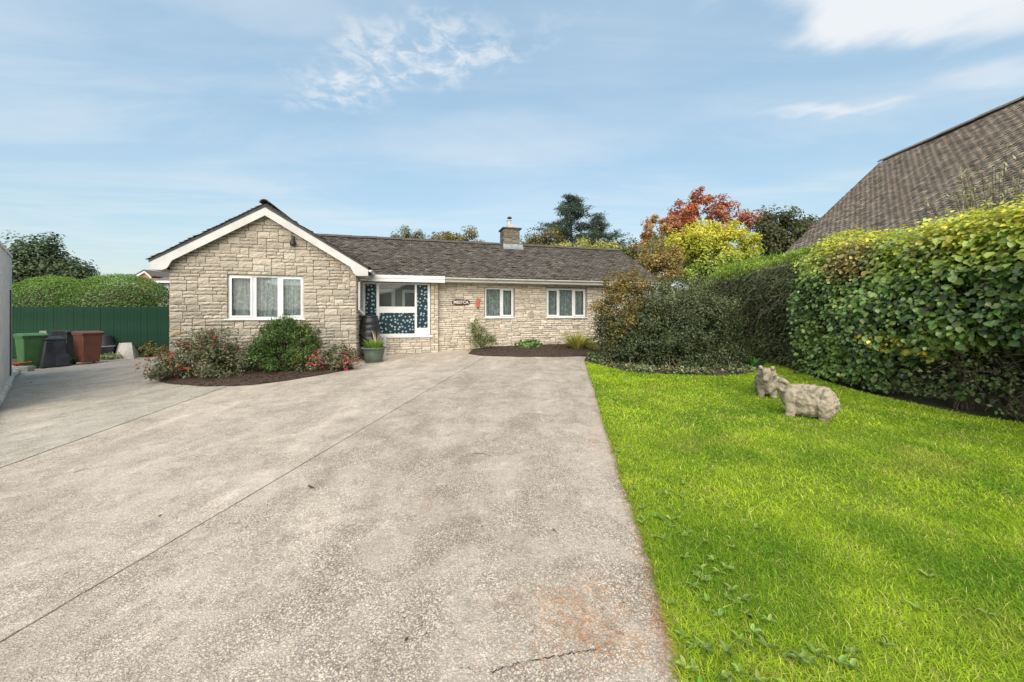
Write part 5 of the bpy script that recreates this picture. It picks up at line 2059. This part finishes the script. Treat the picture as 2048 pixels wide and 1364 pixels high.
# plants by the bins
for px, py, w_, h_, cols, lab, n in ((305, 713, .55, .42, [(.11, .13, .045), (.16, .15, .05), (.20, .15, .06), (.08, .10, .035)], 'low olive shrub between the fence and the gable corner', 2400),
                                     (222, 719, .34, .13, [(.20, .24, .12), (.15, .19, .09), (.26, .28, .17)], 'pale green weeds in front of the white sheet', 620),
                                     (134, 730, .24, .17, [(.06, .13, .03), (.09, .17, .045)], 'dark green weeds at the foot of the compost bin', 420)):
    b = gp(px, py)
    g = gzf(*b)
    plant('low_plant', (*b, g), lab, 'plant', [((b[0], b[1], g + h_ * .55), (w_, w_ * .6, h_ * .6))], cols, n, .065, 40, .08, .01, .04, shell=.2, limbn=8)
b = HW(-4.62, -1.12)
g = gzf(b[0], b[1])
plant('ivy_plant', (b[0], b[1], g), 'dark trailing plant at the foot of the water butt', 'plant', [((b[0], b[1], g + .22), (.12, .12, .2))], [(.05, .07, .05), (.09, .11, .08)], 160, .06, 16, .06, .008, .05, shell=.2, limbn=5)

# ================================================================== BEYOND THE FENCE, LEFT
def dome(name, px0, px1, top, Y, label, cols, depth=1.5, n=32000):
    cx = ((px0 + px1) / 2 - 1024) / F * Y
    rx = (px1 - px0) / 2 / F * Y
    zt = 1.5 + (628 - top) / F * Y
    g = gzf(cx, Y)
    e = tag(empty(name, (cx, Y, g)), label, 'hedge', 'clipped hedges behind the fence')
    H = zt - g
    zc = H - min(1.6, H * .55)
    rz_ = H - zc
    d = unit(rng.normal(size=(n, 3)))
    d[:, 2] = np.where(d[:, 2] < 0, d[:, 2] * .0 - rng.random(n) * 1.0, d[:, 2])
    C = np.zeros((n, 3))
    upm = d[:, 2] >= 0
    p = 2.05
    s = (np.abs(d) ** p).sum(1) ** (-1 / p)
    C[upm] = (d * s[:, None] * np.array((rx, depth, rz_)))[upm] + np.array((0, 0, zc))
    lowd = unit(d[:, :2])
    C[~upm, :2] = lowd[~upm] * np.array((rx, depth))
    C[~upm, 2] = zc * (1 + d[~upm, 2])
    nz_ = np.array([mnoise.fractal(tuple(q * 1.4), 1.0, 2.0, 3) for q in C])
    N = C - np.array((0, 0, zc * .9))
    C = C + unit(N) * (nz_ * .07 - rng.random(n) ** 2 * .25)[:, None]
    col = pal(cols, n, .22)
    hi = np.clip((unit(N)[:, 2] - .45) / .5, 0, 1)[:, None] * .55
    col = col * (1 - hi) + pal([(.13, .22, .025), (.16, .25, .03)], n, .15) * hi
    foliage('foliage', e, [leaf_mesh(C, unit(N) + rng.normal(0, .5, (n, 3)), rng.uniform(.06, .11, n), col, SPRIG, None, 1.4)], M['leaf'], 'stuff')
    mb = MB()
    mb.lathe([(rx * .3, 0), (rx * .66, .2), (rx * .68, zc), (rx * .55, zc + rz_ * .45), (rx * .25, zc + rz_ * .68)], (0, 0), 18, depth / rx)
    mb.obj('dark_core', CORE_DARK, e)  # solid twig-brown core, dark in place of the shade behind the leaves


HC = [(.055, .105, .022), (.075, .13, .03), (.045, .085, .02), (.095, .14, .04)]
dome('clipped_hedge', 136, 342, 549, 15.6, 'rounded clipped green hedge behind the fence, nearest the gable', HC)
dome('clipped_hedge', 26, 196, 553, 16.6, 'rounded clipped green hedge behind the green bin', HC)
dome('clipped_hedge', -60, 74, 566, 17.6, 'dark clipped hedge just right of the rendered wall', [(.04, .08, .018), (.055, .10, .022)])


def tree(name, px, top, wpx, Y, label, cols, n, leaf, lobes, clumps, clump_r, **kw):
    """crown lobes are given in picture measures: (px, py, half width px, half height px)"""
    k = Y / F
    x = (px - 1024) * k
    g = gzf(x, Y)
    cr = []
    for lb in lobes:
        cx, cy, hw, hh = lb[:4]
        p = at(cx, cy, Y + (lb[4] if len(lb) > 4 and lb[4] is not None else 0))
        ent = ((p[0], p[1], p[2]), (hw * k, min(hw, hh * 1.4) * k * .9, hh * k))
        if len(lb) > 5:
            ent = ent + (lb[5],)
        cr.append(ent)
    return plant(name, (x, Y, g), label, 'tree', cr, cols, n, leaf, clumps, clump_r, **kw)


GREEN_D = [(.042, .064, .027), (.058, .082, .033), (.075, .098, .04), (.034, .05, .022)]
tree('dark_tree', 85, 480, 160, 24, 'dark green tree behind the hedges at the left edge', GREEN_D, 15000, .20,
     [(70, 520, 42, 38), (110, 535, 45, 30), (50, 550, 35, 25), (145, 550, 34, 18), (80, 570, 75, 30)], 120, .42, trunk_r=.16, shell=.3, group='trees beyond the garden')
tree('bare_topped_tree', 815, 458, 70, 32, 'thin grey green tree top over the left of the roof ridge', [(.13, .14, .085), (.17, .17, .11), (.10, .10, .06)], 9000, .17,
     [(815, 482, 40, 22), (810, 505, 50, 25)], 60, .35, trunk_r=.14, shell=.3, limbn=26)
BR = [(.14, .12, .045), (.18, .13, .05), (.11, .11, .04), (.20, .12, .055)]
tree('brown_tree', 915, 458, 100, 32, 'rounded tree turning brown just left of the chimney over the roof', BR, 16000, .19,
     [(915, 484, 46, 24), (890, 492, 35, 18), (945, 495, 30, 18), (915, 515, 60, 25)], 90, .35, trunk_r=.16, shell=.3)
tree('bronze_tree', 1085, 452, 80, 30, 'olive and bronze tree just right of the chimney', [(.13, .12, .05), (.17, .12, .05), (.09, .10, .04), (.07, .08, .035)], 6000, .16,
     [(1090, 482, 34, 26), (1070, 500, 35, 18)], 70, .32, trunk_r=.14, shell=.3)


# cedar with level boughs
def cedar(px, Y, top, label, nb, wide):
    k = Y / F
    x = (px - 1024) * k
    g = gzf(x, Y)
    e = tag(empty('cedar_tree', (x, Y, g)), label, 'tree')
    mb = MB()
    H = 1.5 + (628 - top) * k - g
    mb.tube([(0, 0, -.1), (.1, 0, H * .5), (-.1, 0, H)], [.32, .2, .03], 8)
    parts = []
    tips = []
    for i in range(nb):
        f = .34 + .66 * (i + random.random()) / nb
        z = H * f
        a = random.uniform(0, 2 * math.pi)
        reach = (1 - f) ** 1.1 * wide * random.uniform(.45, 1.1) + .25
        if random.random() < .25 and f > .7:
            reach *= 1.5
        tip = Vector((math.cos(a) * reach + .5 * (1 - f) * 2, math.sin(a) * reach, z + reach * random.uniform(.05, .32)))
        mb.tube([(0, 0, z), (tip.x * .5, tip.y * .5, z + reach * .02), tip], [.05 * (1.2 - f), .03, .008], 5)
        n = int(90 + reach * 60)
        fr = rng.uniform(.25, 1.03, n)[:, None]
        Cc = np.array((0, 0, z)) * (1 - fr) + np.array(tip) * fr + rng.normal(0, 1, (n, 3)) * np.array((.26, .26, .09)) * (1.1 - .35 * fr)
        parts.append(leaf_mesh(Cc, np.array((0, 0, 1.0)) + rng.normal(0, .45, (n, 3)), rng.uniform(.14, .28, n),
                               pal([(.055, .080, .066), (.072, .10, .08), (.042, .06, .05), (.09, .11, .088)], n, .22), SPRIG, None, 1.0))
    mb.obj('trunk', M['bark'], e)
    foliage('crown', e, parts, M['leaf'])


cedar(1142, 33, 392, 'tall blue green cedar with open level boughs over the right of the roof', 120, 12.0)
cedar(1196, 36, 432, 'lower dark conifer spreading to the right of the tall cedar', 90, 9.0)
tree('yellow_tree', 1172, 480, 90, 25, 'yellow leaved tree top just showing over the right of the roof', [(.33, .29, .07), (.25, .26, .06), (.18, .20, .05)], 4200, .14,
     [(1172, 498, 42, 18), (1215, 503, 28, 15), (1125, 500, 26, 14)], 60, .28, trunk_r=.12, shell=.25)
GRM = [(.09, .12, .04), (.12, .14, .05), (.07, .09, .03), (.15, .15, .06)]
tree('green_tree', 1250, 480, 60, 26, 'small green tree at the right end of the bungalow roof', GRM, 6000, .15, [(1250, 510, 34, 28), (1275, 535, 35, 30), (1235, 520, 20, 20)], 70, .3, trunk_r=.12, shell=.3)
RED = [(.32, .075, .04), (.40, .10, .05), (.27, .10, .04), (.24, .12, .045)]
ORG = [(.36, .16, .055), (.29, .16, .05), (.22, .16, .05), (.38, .20, .07)]
tree('red_maple', 1390, 378, 240, 25, 'tall maple with thin red and orange autumn leaves', RED, 15000, .17,
     [(1393, 408, 36, 28, 0, RED), (1360, 425, 30, 22, 0, RED), (1440, 420, 30, 30, .5, RED), (1478, 438, 28, 16, 0, RED), (1365, 460, 55, 30, 0, RED), (1320, 462, 45, 30, -.5, ORG),
      (1300, 490, 34, 26, -.5, ORG), (1440, 460, 45, 26, 0, ORG), (1345, 500, 60, 30, .5, ORG)], 165, .24, trunk_r=.16, shell=.35, limbn=44, lump=.2, jit=.3)
tree('dark_broadleaf_tree', 1565, 412, 140, 27, 'dark green broad tree behind the yellow tree and the tiled roof', [(.04, .055, .022), (.055, .07, .026), (.07, .08, .032), (.09, .07, .035)], 17000, .19,
     [(1552, 440, 34, 26), (1530, 465, 34, 24), (1575, 470, 50, 24), (1620, 452, 40, 14), (1555, 500, 55, 26), (1615, 480, 50, 26)], 120, .36, trunk_r=.22, shell=.3, limbn=24)


def gold_top(C, col, ctr, rad):
    k = np.clip((C[:, 2] - 3.2) / 1.5, 0, 1)[:, None] * rng.random((len(C), 1)) ** .3
    return col * (1 - k) + pal([(.46, .43, .05), (.50, .43, .055), (.40, .40, .05), (.48, .37, .05)], len(C), .16) * k


tree('yellow_maple', 1425, 445, 175, 17.5, 'rounded golden yellow tree in front of the red maple', [(.24, .30, .045), (.19, .27, .05), (.30, .34, .05), (.28, .33, .11), (.12, .19, .035)], 22000, .12,
     [(1420, 474, 52, 32), (1376, 490, 42, 28), (1470, 488, 46, 30), (1425, 515, 72, 32), (1490, 520, 26, 18), (1400, 545, 60, 28), (1460, 545, 50, 25)], 170, .22, trunk_r=.10, shell=.35, limbn=30, colfn=gold_top, lump=.12)
tree('orange_shrubs', 1300, 490, 70, 16.6, 'orange brown young tree between the bungalow end and the yellow tree', [(.24, .15, .045), (.19, .14, .045), (.28, .18, .06), (.13, .12, .04)], 6500, .10,
     [(1310, 520, 34, 32), (1330, 548, 32, 28), (1285, 555, 26, 26), (1350, 520, 24, 30)], 80, .2, trunk_r=.07, shell=.25)
tree('olive_tree', 1330, 470, 80, 21, 'feathery olive green tree below the red maple', [(.14, .15, .065), (.11, .12, .05), (.17, .17, .08)], 7000, .13,
     [(1320, 500, 48, 30), (1345, 525, 50, 30), (1290, 520, 30, 28)], 80, .27, trunk_r=.10, shell=.3, tmpl=SPRIG)
tree('grey_olive_shrub', 1430, 560, 130, 12.9, 'loose grey olive shrub behind the large dark shrub', [(.11, .13, .065), (.14, .15, .08), (.085, .105, .05)], 9500, .085,
     [(1400, 590, 60, 34), (1350, 600, 45, 34), (1455, 580, 40, 30)], 90, .2, trunk_r=.06, shell=.3, tmpl=SPRIG, width=1.2)

# neighbour's house far left, seen between hedge and gable
M['roof_far'] = mat('brown_grey_roof', (.17, .145, .125), (.12, .10, .09), 4, .9, 12, .5, .03)
M['brick_far'] = mat('orange_brick', (.42, .20, .09), (.33, .15, .07), 6, .9)
M['wall_far'] = mat('cream_render', (.55, .52, .46), (.47, .44, .39), 4, .9)
Y = 23.0
k = Y / F
x0, x1 = (302 - 1024) * k, (395 - 1024) * k
ze = 1.5 + (628 - 563) * k
zr = 1.5 + (628 - 520) * k
g = gzf(x0, Y)
e = tag(empty('neighbour_house', ((x0 + x1) / 2, Y, g)), 'low house with grey brown hipped roof seen past the gable corner', 'house')
hw = (x1 - x0) / 2
MB().box(-hw + .45, hw, 0, 6, -.2, ze - g).obj('wall', M['wall_far'], e)
rf = MB()
rf.add([(-hw, -.4, ze - g), (hw, -.4, ze - g), (hw, 6.4, ze - g), (-hw, 6.4, ze - g), (-hw + 2.4, 3, zr - g), (hw, 3, zr - g),
        (-hw, -.4, ze - g - .06), (hw, -.4, ze - g - .06), (hw, 6.4, ze - g - .06), (-hw, 6.4, ze - g - .06)],
       [(0, 1, 5, 4), (1, 2, 5), (2, 3, 4, 5), (3, 0, 4), (6, 9, 8, 7), (0, 6, 7, 1), (3, 9, 6, 0), (1, 7, 8, 2), (2, 8, 9, 3)])
ro_ = rf.obj('roof', M['roof_far'], e)
MB().box(-hw - .02, hw, -.47, -.405, ze - g - .12, ze - g + .01).obj('fascia', M['white'], ro_)
wx0, wx1 = (306 - 1024) * k - (x0 + x1) / 2, (339 - 1024) * k - (x0 + x1) / 2
wz0, wz1 = 1.5 + (628 - 592) * k - g, ze - g - .13
f = MB()
f.box(wx0, wx1, -.06, -.01, wz0, wz0 + .09).box(wx0, wx1, -.06, -.01, wz1 - .07, wz1).box(wx0, wx0 + .08, -.06, -.01, wz0 + .09, wz1 - .07).box(wx1 - .10, wx1, -.06, -.01, wz0 + .09, wz1 - .07)
wo = f.obj('window', M['white'], e)
MB().box(wx0 + .08, wx1 - .10, -.035, -.02, wz0 + .09, wz1 - .07).obj('pane', mat('blinds_behind_glass', (.42, .46, .47), (.34, .38, .39), 3, .2, spec=.5), wo)
Y = 62.0
k = Y / F
x0, x1 = (271 - 1024) * k, (305 - 1024) * k
zt = 1.5 + (628 - 541) * k
ze = 1.5 + (628 - 553) * k
xm = (292 - 1024) * k
e = tag(empty('distant_house', (xm, Y, gzf(xm, Y))), 'distant orange brick gable with white barge boards', 'house')
g = gzf(xm, Y)
a, b = x0 - xm, x1 - xm
MB().prism([(a + .3, -.2), (b + 2, -.2), (b + 2, ze - g - .3), (b - .3, ze - g - .3), (0, zt - g - .3), (a + .3, ze - g - .3)], 'y', 0, 7).obj('wall', M['brick_far'], e)
MB().prism([(a, ze - g), (0, zt - g), (b, ze - g), (b, ze - g - .38), (0, zt - g - .38), (a, ze - g - .38)], 'y', -.3, -.05).obj('barge_board', M['white'], e)
MB().prism([(a - .1, ze - g + .1), (0, zt - g + .14), (b + .1, ze - g + .1), (b + .1, ze - g), (0, zt - g + .01), (a - .1, ze - g)], 'y', -.4, 7).obj('roof', M['roof_far'], e)
cx = (280 - 1024) * k - xm
MB().box(cx - .28, cx + .28, 4, 4.7, ze - g, 1.5 + (628 - 534) * k - g).obj('chimney', M['slate'], e)

# ================================================================== THE HOUSE ON THE RIGHT
ang = -math.atan(.05)
RP = np.array((12.15, 12.2))
zr, ze = 6.5, 2.5
g = gzf(*RP)
e = tag(empty('tiled_roof_house', (RP[0], RP[1], g), ang), 'neighbouring house with a large steep brown tiled roof behind the hedge', 'house')
# local: y along the ridge (far end 0, towards the camera negative), x across
pit = math.tan(R(44.5))
run = (zr - ze) / pit
L = 13.5
zr -= g
ze -= g
r_ = MB()
r_.prism([(-run, ze - .09), (0, zr - .09), (run, ze), (run, ze - .22), (0, zr - .24), (-run, ze - .22)], 'y', -L, -.02)
ro2 = r_.obj('roof', M['slate'], e)
MB().prism([(-run + .45, -.2), (run - .45, -.2), (run - .45, ze + .2), (0, zr - .25), (-run + .45, ze + .2)], 'y', -L + .15, -.15).obj('wall', M['wall_far'], e)
u_ = unit(np.array((run, 0, zr - ze)))
Hh = math.hypot(run, zr - ze)
RT = [(.36, .28, .22), (.42, .33, .26), (.29, .225, .18), (.48, .39, .30), (.38, .305, .24)]
nrm = unit(np.array((-(zr - ze), 0, run)))
V, Fq, C = tile_field((-run, -L, ze), (0, 1, 0), u_, nrm, L, Hh - .02, .165, .1, RT, .13, lift=.004)
# gentle sag of an old roof
yy, xx = V[..., 1], V[..., 0]
V[..., 2] += .035 * np.sin(yy * .9 + 1) * np.sin((xx + run) / run * math.pi) - .02 * np.sin(yy * 2.3)
cz, sz = math.cos(ang), math.sin(ang)
ctr = V.mean(1)
wx = RP[0] + ctr[:, 0] * cz - ctr[:, 1] * sz
wy = RP[1] + ctr[:, 0] * sz + ctr[:, 1] * cz
wz = ctr[:, 2] + g
iv = (wy > 1) & (wx < wy * 1.37) & (wz > 1.5 + 1.32 * wy / 7.5 * .92)
order = np.argsort(np.where(iv, np.hypot(wx, wy), 1e9))
one = order[:300]
mk_ = np.ones(len(V), bool)
mk_[one] = False
tiles_obj('roof_tiles', [(V[mk_], Fq, C[mk_])], ro2)
for i in one:
    c0 = V[i].mean(0)
    link('tile', mesh_data('tile', V[i] - c0, Fq, M['tile'], np.tile(C[i], (8, 1))), ro2, tuple(c0))
rt2 = rt.copy()
rt2.color_attributes['Col'].data.foreach_set('color', np.tile((.27, .225, .185, 1), len(rt2.vertices)).astype(np.float32))
y = -L
while y < -.2:
    q = link('ridge_tile', rt2, ro2, (0, y, zr + .03 + random.uniform(-.01, .01)))
    q.rotation_euler = (0, 0, R(90))
    y += .45

# ================================================================== LITTLE THINGS ON THE CONCRETE
M['dead_leaf'] = mat('dead_leaf', (.045, .035, .022), (.09, .06, .035), 30, .8)
LV = [(-.5, 0, .02), (-.2, .22, .10), (.2, .24, .16), (.5, 0, .30), (.2, -.2, .05), (-.2, -.2, .0), (0, 0, -.0), (-.8, .05, .0)]
LF = [(0, 6, 1), (1, 6, 2), (2, 6, 3), (3, 6, 4), (4, 6, 5), (5, 6, 0), (7, 0, 5)]
lme = mesh_data('fallen_leaf', LV, LF, M['dead_leaf'])
for px, py, s, lab in ((622, 976, .062, 'dark curled dead leaf just right of the slab joint'), (812, 1283, .034, 'small dark clod on the concrete near the bottom edge'),
                       (320, 1033, .026, 'tiny dark leaf scrap left of the long joint'), (62, 766, .07, 'dark scrap on the concrete near the concrete block'),
                       (835, 824, .05, 'small dark leaf on the far drive beside the joint'), (1108, 1062, .03, 'small dark leaf scrap on the right hand slab')):
    q = gp(px, py)
    o_ = link('fallen_leaf', lme, None, (*q, gzf(*q) + .006))
    o_.scale = (s, s, s)
    o_.rotation_euler = (0, 0, random.uniform(0, 6))
    tag(o_, lab, 'leaf', 'fallen leaves on the drive')
for (p0, p1, lab) in (((148, 946), (180, 938), 'thin dark twig lying on the middle slab at the left'), ((948, 908), (985, 914), 'thin straw lying on the right hand slab')):
    a, b = gp(*p0), gp(*p1)
    a3, b3 = Vector((*a, gzf(*a) + .006)), Vector((*b, gzf(*b) + .007))
    m3 = (a3 + b3) / 2 + Vector((0, .02, .006))
    tag(MB().tube([Vector((0, 0, 0)), m3 - a3, b3 - a3], [.002, .0025, .001], 5).obj('fallen_twig', M['twig'], None, loc=tuple(a3)), lab, 'twig', 'twigs on the drive')
# crack filled with dirt near the camera
V, Fc = [], []
pts = [(985, 1348), (1010, 1338), (1045, 1327), (1075, 1321), (1110, 1316), (1140, 1309), (1175, 1305), (1205, 1296)]
w_ = []
xy = []
for (p, q) in zip(pts, pts[1:]):
    for f in np.linspace(0, 1, 9)[:-1]:
        g_ = gp(p[0] + (q[0] - p[0]) * f + random.uniform(-3, 3), p[1] + (q[1] - p[1]) * f + random.uniform(-3, 3))
        xy.append(g_)
for i, p in enumerate(xy):
    t_ = unit(xy[min(i + 1, len(xy) - 1)] - xy[max(0, i - 1)])
    n_ = np.array((-t_[1], t_[0])) * random.uniform(.0006, .0035)
    for s_ in (-1, 1):
        V.append((p[0] + n_[0] * s_, p[1] + n_[1] * s_, gzf(*p) + .0075))
for i in range(len(xy) - 1):
    Fc.append((2 * i, 2 * i + 1, 2 * i + 3, 2 * i + 2))
link('crack_filling', mesh_data('crack_filling', V, Fc, M['soil']), dr)
